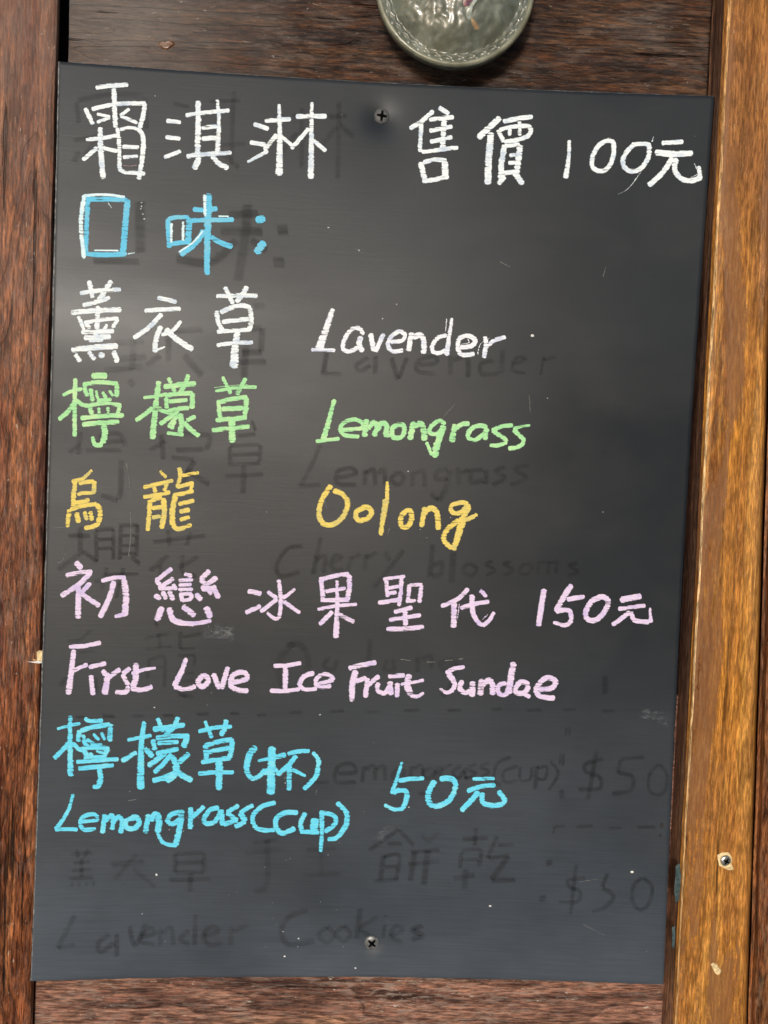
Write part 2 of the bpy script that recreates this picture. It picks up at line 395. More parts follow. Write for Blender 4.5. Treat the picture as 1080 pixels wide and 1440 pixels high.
LAYER = [0]
def strokes_mesh(name, txt, ox, oy, s, mat, parent, label=None, ghost=False, strength=0.5, wscale=0.95):
    verts, faces, fade = [], [], []
    for si, (ws, pts) in enumerate(parse(txt, ox, oy, s)):
        path, T = smooth_path(pts, 0.7 if not ghost else 2.0)
        LAYER[0] += 1
        off = (0.00003 + 0.000006 * (LAYER[0] % 3)) if ghost else 0.00007 + 0.000007 * (LAYER[0] % 28)
        seed = LAYER[0] * 3.7
        b0 = len(verts); n = len(path)
        for i, p in enumerate(path):
            a = path[max(0, i - 2)]; b = path[min(n - 1, i + 2)]
            d = (b - a).normalized() if (b - a).length > 1e-6 else Vector((1, 0)); nrm = Vector((-d.y, d.x))
            q = i / (n - 1); hw = (ws[0] * (1 - q) + ws[1] * q) / 2 * wscale
            if ghost: hw *= 1.5
            de = min(q, 1 - q) * T; re = hw * (0.75 if not ghost else 1.0)
            if de < re: hw *= math.sqrt(max(0.0, 1 - (1 - de / re) ** 2)) * 0.82 + 0.18 if not ghost else 1.0
            # extend the tips by a little so that round ends reach the traced point
            for side in (-1, 1):
                w = hw
                if not ghost:
                    w *= 1 + 0.06 * mn.noise(Vector((p.x / 9, p.y / 9, seed + side)))
                v = p + nrm * (w * side)
                if not ghost:
                    # the paint's horizontal brush lines break the edge up into teeth
                    tooth = mn.noise(Vector((v.x / 18, v.y / 1.0, side * 5 + seed)))
                    v = v + Vector((side * nrm.x * 1.5 * tooth, 0)) + nrm * side * 0.35 * mn.noise(Vector((v.x / 1.6, v.y / 1.6, seed)))
                verts.append(on_board(v.x, v.y, off)); fade.append(0.0)
                if side == -1:
                    verts.append(on_board(p.x, p.y, off)); fade.append(1.0 if (not ghost or 0 < i < n - 1) else 0.0)
        k = 3
        for i in range(n - 1):
            for c in range(k - 1):
                a = b0 + i * k + c; faces.append((a, a + k, a + k + 1, a + 1))
    # make the sheets face the viewer
    o = obj(name, verts, faces, mat, parent, label=label)
    at_ = o.data.attributes.new('fade', 'FLOAT', 'POINT'); at_.data.foreach_set('value', fade)
    if ghost:
        a2 = o.data.attributes.new('strength', 'FLOAT', 'POINT'); a2.data.foreach_set('value', [strength] * len(verts))
    return o

A = (100, 100, 5.4); Bq = (300, 100, 5.4)
GLYPHS = [
 # name, label, ink, (region), strokes  "width x,y x,y ..."
 ('character', 'white character 霜', 'white', A, """38 185,125 300,110 435,105; 40 325,130 330,260 337,430; 36 105,280 168,405; 36 155,290 250,268 330,250;
   36 330,250 450,245 568,245; 38 560,245 548,335 520,435; 28 195,325 298,350; 28 298,352 195,390; 28 445,285 372,340; 30 375,340 505,395;
   34 112,522 220,512 350,490; 40:48 222,425 225,600 245,820; 36 200,580 88,678; 34 238,580 355,610; 32 352,430 365,560 368,700; 34 368,690 372,745 410,770; 32 395,768 470,772 565,780;
   28 370,445 450,430 520,445; 38 515,440 548,510 540,660 515,825; 34 388,575 518,578; 30 392,655 510,648"""),
 ('character', 'white character 淇', 'white', A, """36 722,378 835,392; 36 716,500 832,516; 34 705,658 835,608; 46 965,225 965,400 960,655; 44:54 975,650 935,748;
   34 868,338 1000,318 1205,300; 34 990,430 1110,420; 40 990,514 1110,506; 38 875,648 1000,632 1220,620; 24:44 1112,215 1122,400 1110,640; 42 1070,640 1120,700 1195,740"""),
 ('character', 'white character 淋', 'white', Bq, """38 305,400 422,442; 36 276,540 400,560; 22:36 258,693 415,605; 36 390,378 590,364; 26:60 499,250 505,500 500,795; 38 485,480 385,600;
   30 515,495 605,570; 40 625,345 862,343; 26:52 749,235 745,500 740,820; 36 728,435 590,592; 34 760,525 856,610"""),
 ('character', 'white character 售', 'white', (560, 130, 4.909), """34 245,125 165,195 78,250; 32 160,205 155,300 150,412; 34 280,102 352,150; 34 212,188 385,170; 40 318,190 305,395; 32 213,266 375,235;
   32 218,342 375,308; 28:34 160,412 300,395 415,380; 40 153,480 185,605; 34 170,485 250,465 335,472; 48 322,475 325,595; 36 165,614 260,600 350,580"""),
 ('character', 'white character 價', 'white', (560, 130, 4.909), """44 705,172 630,240 550,318; 48:52 640,275 625,450 618,636; 36 722,200 820,182 930,166; 32 688,258 730,345; 34 730,343 830,325 905,300;
   34 830,232 900,235 915,270 890,308; 30 695,262 750,245 830,232; 28 772,225 768,300; 28 838,200 838,300; 42 735,360 715,480 705,600; 32 735,368 840,360; 46 842,360 830,460 815,565;
   28 765,434 815,432; 30 758,487 812,482; 34 715,560 825,545; 40 735,575 690,635; 42 800,550 862,635"""),
 ('digit', 'white digit 1', 'white', (780, 150, 4.5), "22:36 92,212 88,330 67,455"),
 ('digit', 'first white digit 0', 'white', (780, 150, 4.5), "32 335,212 275,250 238,325 243,385 295,410 345,375 372,300 368,225 325,212"),
 ('digit', 'second white digit 0', 'white', (780, 150, 4.5), "32 500,240 445,300 432,365 475,408 540,395 590,325 595,245 550,237 485,242; 3:1 545,415 490,490 450,530 400,555; 8:4 516,454 502,472; 6 625,190 615,222"),
 ('character', 'white character 元', 'white', (780, 150, 4.5), """32 675,232 815,222; 42 632,290 750,300 875,293; 36 748,322 680,420 592,502; 36 770,325 758,400 800,455 860,470 930,448; 32:26 920,460 912,375;
   3 885,360 905,420 860,450"""),
 ('character', 'blue and white character 口', 'blue', (100, 260, 5.4), "40 130,85 118,300 112,540; 40 110,110 280,108 430,115; 50 430,108 412,300 392,540; 42 110,524 250,530 425,524"),
 ('character', 'white underlayer of character 口', 'paleblue', (100, 260, 5.4), "34 100,75 75,300 98,560; 22 95,82 250,74 410,92; 12 175,497 360,499; 9:4 430,525 485,515; 8:3 280,135 308,175"),
 ('character', 'blue character 味', 'blue', (220, 260, 5.4), """40 90,255 90,350 98,480; 36 85,262 160,245 250,250; 50 250,250 240,455; 38 80,455 160,442 240,432; 40 275,186 370,192 465,180; 38 255,270 400,268 590,264;
   66:44 392,65 390,300 385,480 385,685; 50 365,345 290,450 180,532; 42 410,395 490,440 580,472"""),
 ('character', 'white underlayer of character 味', 'paleblue', (220, 260, 5.4), "20 115,290 112,440; 22 203,278 203,425; 24 368,70 368,240; 12 470,238 550,240; 14 355,350 280,435 170,512"),
 ('colon', 'blue colon with slanted lower dot', 'blue', (220, 260, 5.4), "60 752,268 828,258; 62 822,430 755,522"),
 ('character', 'white character 薰', 'white', (90, 380, 5.4), """38 190,78 218,212; 36 120,175 280,155 435,148; 44 362,78 310,160 262,235; 36 140,268 250,240 352,208; 42 50,322 250,305 438,300;
   42 258,270 250,420 235,540; 30 108,348 155,455; 32 150,400 300,375 415,365; 30 412,370 368,438; 32 165,405 200,445; 28 330,410 300,458; 38 130,470 260,465 382,462; 42 150,515 260,508 358,505;
   30 190,538 300,528; 48 55,605 250,585 412,575; 34 85,635 125,695; 38 185,618 238,680; 50 285,622 285,668; 42 375,610 408,702"""),
 ('character', 'white character 衣', 'white', (90, 380, 5.4), """36 708,208 858,242; 36 610,308 750,298 888,294; 40 745,330 650,430 528,518; 42 738,422 700,520 690,625; 26:14 680,612 770,582;
   32 890,385 830,455 740,495; 46 770,445 850,520 980,605"""),
 ('character', 'white character 草 below the blue line', 'white', (290, 390, 5.4), """34 140,70 205,203; 36 75,146 230,138 392,142; 40 312,68 270,140 228,190; 40 105,268 200,228 280,215 340,235; 40 335,232 342,330 325,410;
   40 78,252 92,340 130,412; 38 118,340 220,325 330,316; 36 80,413 200,405 335,398; 34 78,515 220,498 357,495; 46:74 238,412 220,520 210,692"""),
 ('letter', 'pale lavender letter L', 'lavwhite', (430, 420, 5.4), "38:66 208,75 150,240 95,395; 30 40,388 225,392"),
 ('letter', 'pale lavender letter a', 'lavwhite', (430, 420, 5.4), "36 440,275 400,225 340,240 290,320 285,385 340,398 405,365; 44 420,285 405,350 435,405"),
 ('letter', 'pale lavender letter v', 'lavwhite', (430, 420, 5.4), "42 492,262 518,400; 38 592,265 528,405"),
 ('letter', 'first pale lavender letter e', 'lavwhite', (430, 420, 5.4), "34 640,330 730,318 752,275 705,250 640,300 625,360 660,400 742,392"),
 ('letter', 'pale lavender letter n', 'lavwhite', (430, 420, 5.4), "42 805,255 778,402; 46 815,300 865,275 895,320 895,420"),
 ('letter', 'pale lavender letter d', 'lavwhite', (600, 430, 5.4), "34 155,222 90,240 45,300 50,350 100,358 150,330; 22:42 192,92 168,250 150,380; 6:3 152,98 143,200"),
 ('letter', 'second pale lavender letter e', 'lavwhite', (600, 430, 5.4), "38 250,318 340,305 368,262 320,230 255,245 235,320 270,372 365,365; 6:3 310,250 320,280 260,292"),
 ('letter', 'pale lavender letter r', 'lavwhite', (600, 430, 5.4), "36 440,232 450,290 435,398; 32:38 450,315 520,260 602,240; 6:3 385,370 410,290 480,245"),
 ('character', 'green character 檸', 'green', (70, 510, 5.4), """36 195,118 190,300 190,562; 28:34 98,248 170,215 250,198; 38 190,300 140,370 68,435; 36 200,285 260,322 330,330; 52 315,100 438,100; 36 268,145 268,210 290,255;
   38 265,160 390,148 520,160; 38 510,155 508,262; 36 310,195 325,295; 24 352,210 366,275; 28 398,220 432,275; 30 358,288 470,278; 24 450,210 482,255; 38 298,325 322,395; 34 305,322 420,308 545,325;
   32 535,322 512,395; 24 372,340 378,388; 26 440,335 445,384; 38 232,422 390,405 565,400; 40 245,470 400,455 530,450; 48 408,470 420,540 400,615; 44:30 405,620 345,622 322,560"""),
 ('character', 'green character 檬', 'green', (190, 510, 5.4), """42:52 182,138 160,300 132,582; 24:32 62,266 160,255 245,238; 38 136,340 90,380 5,442; 36 170,340 220,370 285,382; 30:36 252,112 305,225; 44 215,185 330,168 465,160;
   36 405,88 380,170 340,225; 38 225,252 330,235 440,232; 42 435,228 435,290 432,352; 38 235,262 242,350; 34 255,295 400,284; 38 245,372 330,350 412,345; 38 335,360 270,410 185,468; 34 325,400 250,492;
   44 340,385 352,460 342,545; 28 240,533 370,548; 34 305,440 275,505; 36 460,405 390,440; 40 368,450 420,505 490,558"""),
 ('character', 'green character 草', 'green', (190, 510, 5.4), """28:34 662,105 728,238; 26:30 608,218 700,200 790,188 925,184; 34 842,115 772,245; 40 645,300 740,275 855,262; 42 848,262 842,340 830,415;
   36 632,282 645,425; 40 655,352 825,345; 40 610,436 720,428 850,418; 38 582,512 720,500 872,484; 56 735,432 738,608; 6:3 600,190 720,175 860,165"""),
 ('letter', 'green capital letter L', 'green', (430, 550, 5.4), "34:48 217,60 180,210 130,375; 30 75,382 258,360"),
 ('letter', 'green letter e', 'green', (430, 550, 5.4), "34 270,295 420,282 430,245 370,215 290,240 262,290 300,335 408,345"),
 ('letter', 'green letter m', 'green', (430, 550, 5.4), "48 462,212 445,348; 42 475,290 510,240 540,262 518,345; 44 540,300 580,240 615,270 608,330 640,330"),
 ('letter', 'green letter o', 'green', (430, 550, 5.4), "42 705,250 658,285 662,345 710,355 745,315 740,262 690,250"),
 ('letter', 'green letter n', 'green', (430, 550, 5.4), "48 822,230 788,372; 50 815,275 870,248 895,300 900,378"),
 ('letter', 'green letter g', 'green', (430, 550, 5.4), "36 1060,255 1020,225 960,260 938,310 990,325 1045,285; 48:58 1048,260 1000,400 975,505; 30 915,385 960,490"),
 ('letter', 'green letter r', 'green', (580, 560, 5.4), "38:54 320,195 300,335; 40 315,245 370,200 435,192"),
 ('letter', 'green letter a', 'green', (580, 560, 5.4), "38 570,218 500,208 440,240 422,295 470,318 530,280 575,230; 38 560,230 552,318"),
 ('letter', 'first green letter s', 'green', (580, 560, 5.4), "34 765,205 680,215 600,245; 36 605,242 700,310 715,332; 34 720,332 650,358 585,360"),
 ('letter', 'last green letter s', 'green', (580, 560, 5.4), "20:34 895,205 830,212 765,235; 38 765,238 835,305 848,335; 36 852,332 800,370 725,382"),
 ('character', 'yellow character 烏', 'yellow', (80, 640, 5.4), """26:34 268,112 200,175 112,202; 40 140,195 128,300 125,395; 34 165,215 220,205 285,198; 38 285,195 280,295; 30 155,300 200,288 280,288; 36 135,365 250,340;
   34 100,415 200,385 305,370; 38 95,412 80,550; 44:36 300,368 330,430 305,525 208,556; 42 148,435 168,515; 36 210,425 228,495; 38 253,425 268,498"""),
 ('character', 'yellow character 龍', 'yellow', (80, 640, 5.4), """26 782,120 832,172; 32 655,246 770,218 885,193; 34 735,225 750,285; 32 838,205 815,275; 34 655,318 760,302 862,280; 38 708,338 700,450 690,577;
   34 712,345 800,322; 44 810,325 815,430 795,560; 36 720,405 800,393; 32 720,475 790,463; 34 930,92 935,160 915,250; 30 948,157 1080,132; 34 910,242 1040,210; 30 1030,212 1012,280;
   34 880,305 960,292 1040,270; 48 900,305 878,420 880,535; 44:32 878,530 925,560 1025,528; 34 920,372 1045,345; 40 930,430 1012,413; 34 932,492 1010,470"""),
 ('letter', 'yellow capital letter O', 'yellow', (430, 660, 4.32), "34 155,95 100,180 80,270 108,330 165,335 225,288 255,205 222,150 165,128"),
 ('letter', 'first small yellow letter o', 'yellow', (430, 660, 4.32), "34 355,232 305,262 318,308 370,300 400,262 378,232 335,232"),
 ('letter', 'yellow letter l', 'yellow', (430, 660, 4.32), "22:30 496,72 492,200 470,300; 42:26 486,180 465,320 455,402"),
 ('letter', 'second small yellow letter o', 'yellow', (430, 660, 4.32), "34 610,248 578,290 582,342 620,345 643,295 632,252 598,255"),
 ('letter', 'yellow letter n', 'yellow', (430, 660, 4.32), "32 722,228 703,352; 36 712,275 760,235 798,270 805,368"),
 ('letter', 'yellow letter g', 'yellow', (430, 660, 4.32), "30 988,208 940,202 885,222 890,260 940,262 985,215; 34 982,210 985,240 950,300; 50:36 955,300 925,400 895,492; 34 888,482 838,425 862,362 935,305; 36:26 930,305 990,300 1042,272"),
 ('character', 'purple character 初', 'purple', (70, 770, 4.154), """36 150,82 188,125; 28 92,163 170,147 250,140; 32 240,145 170,215 65,284; 36 168,225 165,416; 30 238,205 182,268; 30:34 185,270 292,342"""),
 ('character', 'purple right half 刀 of 初', 'purple', (70, 770, 4.154), "28 300,196 370,178 445,175; 36:42 432,178 445,280 438,400; 28 445,392 378,402; 34 375,195 350,290 292,410"),
 ('character', 'purple character 戀', 'purple', (70, 770, 4.154), """28 715,120 618,195; 28 618,192 650,222; 28 725,178 635,240; 28 635,238 735,240; 26 720,212 738,250; 34 612,275 648,302; 30 658,255 682,302; 30 698,250 722,308;
   28 785,153 832,168; 22 752,192 838,187; 22 752,219 830,215; 24 750,246 838,243; 28 765,262 775,315; 22 770,272 832,270; 26 830,268 824,305; 22 772,312 830,300; 32 935,132 880,190; 28 878,188 920,218;
   32 978,172 885,242; 38 885,240 975,235; 34 852,270 888,308; 30 922,240 945,275; 34 960,240 988,298; 38:42 658,345 622,428; 36 695,350 720,420 780,442; 34:26 760,442 840,445 945,428; 36 775,340 850,400; 40 912,345 942,412"""),
 ('character', 'purple character 冰', 'purple', (330, 790, 5.4), """40 98,223 205,243; 38 80,388 200,333; 34 335,135 350,280 342,400 318,440; 34:24 325,440 285,420 245,383; 32 248,225 325,280; 34 325,280 195,384;
   24:34 460,205 365,280; 34:28 370,300 498,390"""),
 ('character', 'purple character 果', 'purple', (330, 790, 5.4), """38 655,115 672,300; 36 665,132 770,105 870,92; 42 868,95 870,200 850,305; 32 688,225 845,198; 36 652,294 855,288; 28 628,362 770,335 930,322;
   24:50 776,140 780,320 768,580; 36 745,375 642,478; 36 785,395 910,458"""),
 ('character', 'purple character 聖', 'purple', (520, 790, 5.4), """28 100,132 270,110; 34 125,140 135,268; 34 242,120 235,230 220,338; 28 140,200 228,185; 32 140,240 205,232; 36 62,312 150,300 245,283; 34 300,172 290,308;
   30 298,180 400,170; 36 392,175 375,312; 28 272,300 350,294; 36 182,382 325,346; 34 145,442 280,420 390,405; 42 268,370 270,485; 38 125,510 268,508 412,494"""),
 ('character', 'purple character 代', 'purple', (520, 790, 5.4), """36 750,202 670,280 540,340; 46 642,305 635,502; 36 685,352 800,320 908,300; 46:36 775,248 780,370 815,450 862,485; 38:28 855,488 910,440 945,380;
   30 835,218 890,265; 8:4 840,205 880,235; 6:4 680,320 665,440; 6:3 895,400 850,445"""),
 ('digit', 'purple digit 1', 'purple', (730, 800, 5.4), "46 190,150 168,290 145,435"),
 ('digit', 'purple digit 5', 'purple', (730, 800, 5.4), "46 400,118 340,210 275,325; 40 360,232 498,208; 44:30 275,322 360,308 392,340 388,400 340,428 258,402"),
 ('digit', 'purple digit 0', 'purple', (730, 800, 5.4), "44 620,215 550,245 505,330 520,380 580,388 640,335 676,255 645,215 590,215"),
 ('character', 'purple character 元', 'purple', (730, 800, 5.4), "50 765,238 930,206; 34 750,304 960,278; 38 845,325 705,430; 38 848,325 878,390 990,405; 16:36 993,295 1000,410"),
 ('letter', 'purple capital letter F with long top bar', 'purple', (80, 890, 3.857), "26 65,76 150,70 240,52; 28:36 92,90 80,200 62,335; 26 90,205 168,170"),
 ('letter', 'purple letter i with bar for its dot, in First', 'purple', (80, 890, 3.857), "26 172,186 268,164; 28 185,228 196,338"),
 ('letter', 'purple letter r in First', 'purple', (80, 890, 3.857), "28 247,200 270,235; 38 278,215 260,335; 28 275,245 345,195"),
 ('letter', 'purple letter s in First', 'purple', (80, 890, 3.857), "28 400,190 355,222; 26 355,222 388,285; 28 390,285 372,320 315,322"),
 ('letter', 'purple letter t in First', 'purple', (80, 890, 3.857), "36 430,162 425,260 405,295; 24:16 405,222 470,200 538,190; 28 400,300 460,310 520,290"),
 ('letter', 'purple capital letter L in Love', 'purple', (80, 890, 3.857), "24:36 702,135 680,200 635,290; 28 635,290 690,305 755,290"),
 ('letter', 'purple letter o in Love', 'purple', (80, 890, 3.857), "32 790,230 765,268 790,290 822,262 805,232 775,238"),
 ('letter', 'purple letter v in Love', 'purple', (80, 890, 3.857), "30 848,218 882,305; 28:32 928,182 893,305"),
 ('letter', 'purple letter e in Love', 'purple', (80, 890, 3.857), "30 950,270 1030,248 1012,212 955,230 942,282 980,308 1040,314"),
 ('letter', 'purple capital letter I', 'purple', (370, 910, 4.5), "28 65,118 150,115 242,100; 36 142,125 140,265; 30 42,275 150,277 235,262"),
 ('letter', 'purple letter c in Ice', 'purple', (370, 910, 4.5), "36:28 325,162 260,185 232,240 270,268 342,262"),
 ('letter', 'purple letter e in Ice', 'purple', (370, 910, 4.5), "30 335,238 440,205 400,172 345,190 335,235 370,252 432,245"),
 ('letter', 'purple capital letter F in Fruit', 'purple', (370, 910, 4.5), "34 540,135 620,115 718,96; 46:36 588,145 565,240 562,345; 32 585,218 655,192"),
 ('letter', 'purple letter r in Fruit', 'purple', (370, 910, 4.5), "36 662,195 647,320; 32 660,245 735,180"),
 ('letter', 'purple letter u in Fruit', 'purple', (370, 910, 4.5), "32 725,222 728,275 770,290 802,245; 38 802,215 808,305"),
 ('letter', 'purple letter i in Fruit', 'purple', (370, 910, 4.5), "30 790,184 898,178; 32 850,225 848,318"),
 ('letter', 'purple letter t in Fruit', 'purple', (370, 910, 4.5), "44 925,170 912,240 935,305; 22 870,236 950,222 1018,208; 32:20 930,305 975,312 1018,288"),
 ('letter', 'purple capital letter S', 'purple', (600, 910, 5.4), "30:40 290,150 205,165 145,200; 50:40 165,200 210,270 200,325; 38:24 205,322 150,345 100,312"),
 ('letter', 'purple letter u in Sundae', 'purple', (600, 910, 5.4), "40 270,250 252,310 290,345 345,325; 48 350,258 345,378"),
 ('letter', 'purple letter n in Sundae', 'purple', (600, 910, 5.4), "48 418,240 405,368; 48 420,290 470,252 500,290 502,365"),
 ('letter', 'purple letter d in Sundae', 'purple', (600, 910, 5.4), "38 605,270 550,290 540,340 580,362 635,335; 50:60 660,112 635,250 622,355"),
 ('letter', 'purple letter a in Sundae', 'purple', (600, 910, 5.4), "42 780,285 720,262 680,300 680,345 740,345 778,290; 34 735,352 788,380"),
 ('letter', 'purple letter e in Sundae', 'purple', (600, 910, 5.4), "44 845,320 950,310 975,255 915,232 860,270 830,330 870,375 975,388"),
 ('character', 'cyan character 檸', 'cyan', (70, 995, 5.4), """32:52 158,60 155,250 160,522; 24:28 55,163 150,135 235,120; 40 145,268 100,320 32,388; 38 172,268 215,310 255,326; 34 262,82 310,102 405,98; 40 225,170 215,260;
   40 230,178 330,148 460,128; 40 462,122 455,258; 34 252,205 268,270 290,295; 30 278,240 340,278 400,280; 26 330,198 375,248; 26 392,188 418,248; 44 250,295 290,390; 40 265,305 370,303 455,312;
   40 440,308 412,378; 28 300,345 330,365; 22 352,330 420,348; 28 258,382 425,370; 36 200,412 360,400 525,392; 38 215,462 350,450 488,435; 38:50 375,462 388,540 368,605; 40:34 385,600 325,602"""),
 ('character', 'cyan character 檬', 'cyan', (170, 995, 5.4), """36:64 178,103 155,300 150,622; 28:36 48,247 130,230 235,212; 42 122,338 70,370 5,408; 46 182,305 245,375; 36 278,78 322,185; 46 242,165 350,152 488,128; 40 437,70 400,150 335,205;
   40 265,230 390,217 522,215; 48 508,220 472,305; 42 243,240 258,325; 36 275,270 440,260; 38 265,350 350,330 440,315; 44 345,340 280,390 205,445; 40 385,350 320,430 250,495; 50 385,365 422,440 410,510 345,562;
   42 238,557 330,530 425,490; 46 305,540 405,515; 44 520,345 440,420; 46 398,440 460,510 545,555"""),
 ('character', 'cyan character 草', 'cyan', (170, 995, 5.4), """28:34 637,100 692,232; 36 588,184 700,155 845,145; 42 800,90 790,150 758,215; 40 635,290 730,262 850,238; 42 845,232 842,310 825,385; 44 640,280 652,395; 38 660,338 830,304;
   38 608,415 730,395 838,382; 36 585,502 720,490 860,490; 64:50 748,395 745,628; 12 700,330 780,312"""),
 ('bracket', 'cyan opening bracket before 杯', 'cyan', (320, 1030, 6), "62:54 240,115 180,200 157,320; 52:44 158,310 190,378 240,390; 44:40 230,390 270,365 320,310"),
 ('character', 'cyan character 杯', 'cyan', (320, 1030, 6), """68:76 376,115 370,300 365,525; 24:48 255,240 370,215 495,185; 46 385,290 340,320 300,350; 38 395,300 435,360; 40 505,182 600,160 695,155; 44 582,195 510,280 420,360;
   50:42 522,280 518,490; 38:28 545,310 660,370"""),
 ('bracket', 'cyan closing bracket after 杯', 'cyan', (320, 1030, 6), "32:48 715,165 765,230 760,320; 46:44 764,300 740,380 640,480"),
 ('letter', 'cyan capital letter L', 'cyan', (70, 1110, 4.909), "24:34 163,30 125,150 42,278; 30 35,278 120,275 195,277"),
 ('letter', 'cyan letter e', 'cyan', (70, 1110, 4.909), "32 210,225 325,208 302,172 230,190 210,240 240,278 320,270"),
 ('letter', 'cyan letter m', 'cyan', (70, 1110, 4.909), "38 382,170 362,305; 36 380,220 425,180 438,210 430,280; 36 435,225 475,190 500,220 490,305"),
 ('letter', 'cyan letter o', 'cyan', (70, 1110, 4.909), "40 595,190 530,218 530,262 580,270 615,235 602,195 560,190"),
 ('letter', 'cyan letter n', 'cyan', (70, 1110, 4.909), "40 682,170 660,305; 50 690,215 735,172 755,220 745,300"),
 ('letter', 'cyan letter g', 'cyan', (70, 1110, 4.909), "36 905,155 840,172 815,220 850,238 905,200; 44 912,140 900,250 868,388; 34:24 880,388 790,372 742,300"),
 ('letter', 'cyan letter r', 'cyan', (70, 1110, 4.909), "38 975,122 970,275; 34 980,195 1068,115"),
 ('letter', 'cyan letter a', 'cyan', (280, 1110, 4.909), "36 140,125 80,140 35,200 50,235 110,220 155,145; 44 150,138 165,250"),
 ('letter', 'first cyan letter s', 'cyan', (280, 1110, 4.909), "34 275,108 190,160; 34 188,160 268,215; 36 268,212 165,242"),
 ('letter', 'second cyan letter s', 'cyan', (280, 1110, 4.909), "34 375,105 280,162; 40 280,158 325,220; 38 322,222 245,258"),
 ('bracket', 'large cyan opening bracket', 'cyan', (280, 1110, 4.909), "34 530,90 430,120 370,190 390,260 450,283 525,280"),
 ('letter', 'cyan letter c', 'cyan', (280, 1110, 4.909), "38 685,160 590,162 530,210 540,275 580,302 665,268"),
 ('letter', 'cyan letter u', 'cyan', (280, 1110, 4.909), "36 735,160 702,230 708,285; 62 800,198 792,292; 34 695,290 830,298"),
 ('letter', 'cyan letter p', 'cyan', (280, 1110, 4.909), "38:28 847,145 847,300 838,432; 34 830,158 925,178 940,235 865,295"),
 ('bracket', 'large cyan closing bracket', 'cyan', (280, 1110, 4.909), "34:40 950,88 1018,165 1015,260; 42:30 1018,245 955,330 885,346"),
 ('digit', 'cyan digit 5', 'cyan', (530, 1060, 5.4), "22:36 192,60 160,160 112,305; 38 162,206 260,190 360,182; 46:40 118,294 190,272 228,305 212,380 190,418; 36:28 205,416 130,422 55,385"),
 ('digit', 'cyan digit 0', 'cyan', (530, 1060, 5.4), "48:44 440,200 392,300 402,375 465,395 550,350 592,270 588,205 540,185 475,192"),
 ('character', 'cyan character 元', 'cyan', (530, 1060, 5.4), "30 725,190 895,188; 38 682,284 790,248 902,238; 44 775,285 710,360 638,435; 42 798,292 805,368 880,392 965,378; 42 920,280 968,345 955,385"),
]
for nm, lb, ink, (ox, oy, s), txt in GLYPHS:
    strokes_mesh(nm, txt, ox, oy, s, INK[ink], board, label=lb)
strokes_mesh('character', '4 395,718 450,722 500,714', 100, 100, 5.4, INK['pink'], board, label='thin pink scratch inside the white character 霜')

# traces of the older, wiped-off menu
def clusters(txt, reg, gap):
    """strokes that touch or nearly touch belong to one letter: one part each"""
    st = [x.strip() for x in txt.replace('\n', ' ').split(';') if x.strip()]
    box = []
    for x in st:
        (ws, pts), = parse(x, *reg)
        box.append((min(p.x for p in pts), min(p.y for p in pts), max(p.x for p in pts), max(p.y for p in pts)))
    grp = list(range(len(st)))
    for i in range(len(st)):
        for j in range(i):
            a, b = box[i], box[j]
            if a[0] - gap < b[2] and b[0] - gap < a[2] and a[1] - gap < b[3] and b[1] - gap < a[3]:
                gi, gj = grp[i], grp[j]; grp = [gj if g == gi else g for g in grp]
    return ['; '.join(x for x, h in zip(st, grp) if h == g) for g in sorted(set(grp))]
def G(lb, reg, strength, txt):
    for c in clusters(txt, reg, 1.0):
        strokes_mesh('wiped_trace', c, *reg, M_ghost, board, label=lb, ghost=True, strength=strength * 0.56)
G('wiped-off trace of 霜 beside the white one', (80, 100, 2.571), 0.5, "18 75,105 190,85 315,85; 16 70,110 80,190; 18 320,90 325,210; 18 150,230 95,320; 16 215,90 215,190; 18 80,290 60,330; 16 60,250 140,240")
G('wiped-off trace of 淇淋 beside the white ones', (80, 100, 2.571), 0.5, "16 640,70 635,200 630,340; 14 420,118 480,130; 14 550,110 665,105; 16 590,290 660,350; 15 570,270 680,262; 16 885,130 885,350; 14 850,160 930,160; 16 1020,110 1015,390; 18 980,165 1050,160; 16 1010,200 960,270; 18 1020,190 1075,240; 16 870,220 800,310")
G('wiped-off trace of 口味 beside the blue ones', (80, 100, 2.571), 0.65, "34 300,470 302,660; 22 130,685 300,690; 32 690,480 680,600 655,760; 30 590,580 745,580; 28 430,680 560,690 650,610; 26 620,520 730,515; 34 795,575 838,575; 34 780,690 825,692; 24 700,610 760,650")
G('wiped-off trace of 薰 below the white one', (1, 1, 1.0), 0.4, "9 160,482 202,478; 9 165,505 205,500; 8 187,470 185,520; 8 145,520 200,515; 8 150,535 160,545; 8 180,532 188,542")
G('wiped-off trace of 衣 below the white one', (1, 1, 1.0), 0.5, "8 236,470 236,508; 8 205,514 225,498; 9 257,498 284,528; 8 240,465 285,462; 8 215,452 200,470")
G('wiped-off trace of 草 below the white one', (1, 1, 1.0), 0.5, "8 345,462 368,460; 8 368,460 366,494; 8 338,495 368,494; 9 345,480 342,532; 8 322,508 374,508; 8 355,430 372,428")
G('wiped-off trace of the word Lavender', (440, 470, 3), 0.62, "20 62,55 45,160; 16 32,165 122,168; 18 235,98 185,130 200,155 245,130; 20 265,90 262,170; 20 330,98 360,195; 18 398,95 362,190; 18 445,130 520,120 510,95 450,110 440,155 520,168; 20 580,90 580,175; 20 590,110 650,100 655,185; 18 765,110 710,125 715,168 785,165; 20 800,65 795,168; 14 840,130 900,105 860,100 840,150 900,165; 12 975,90 960,175; 12 970,110 1025,95")
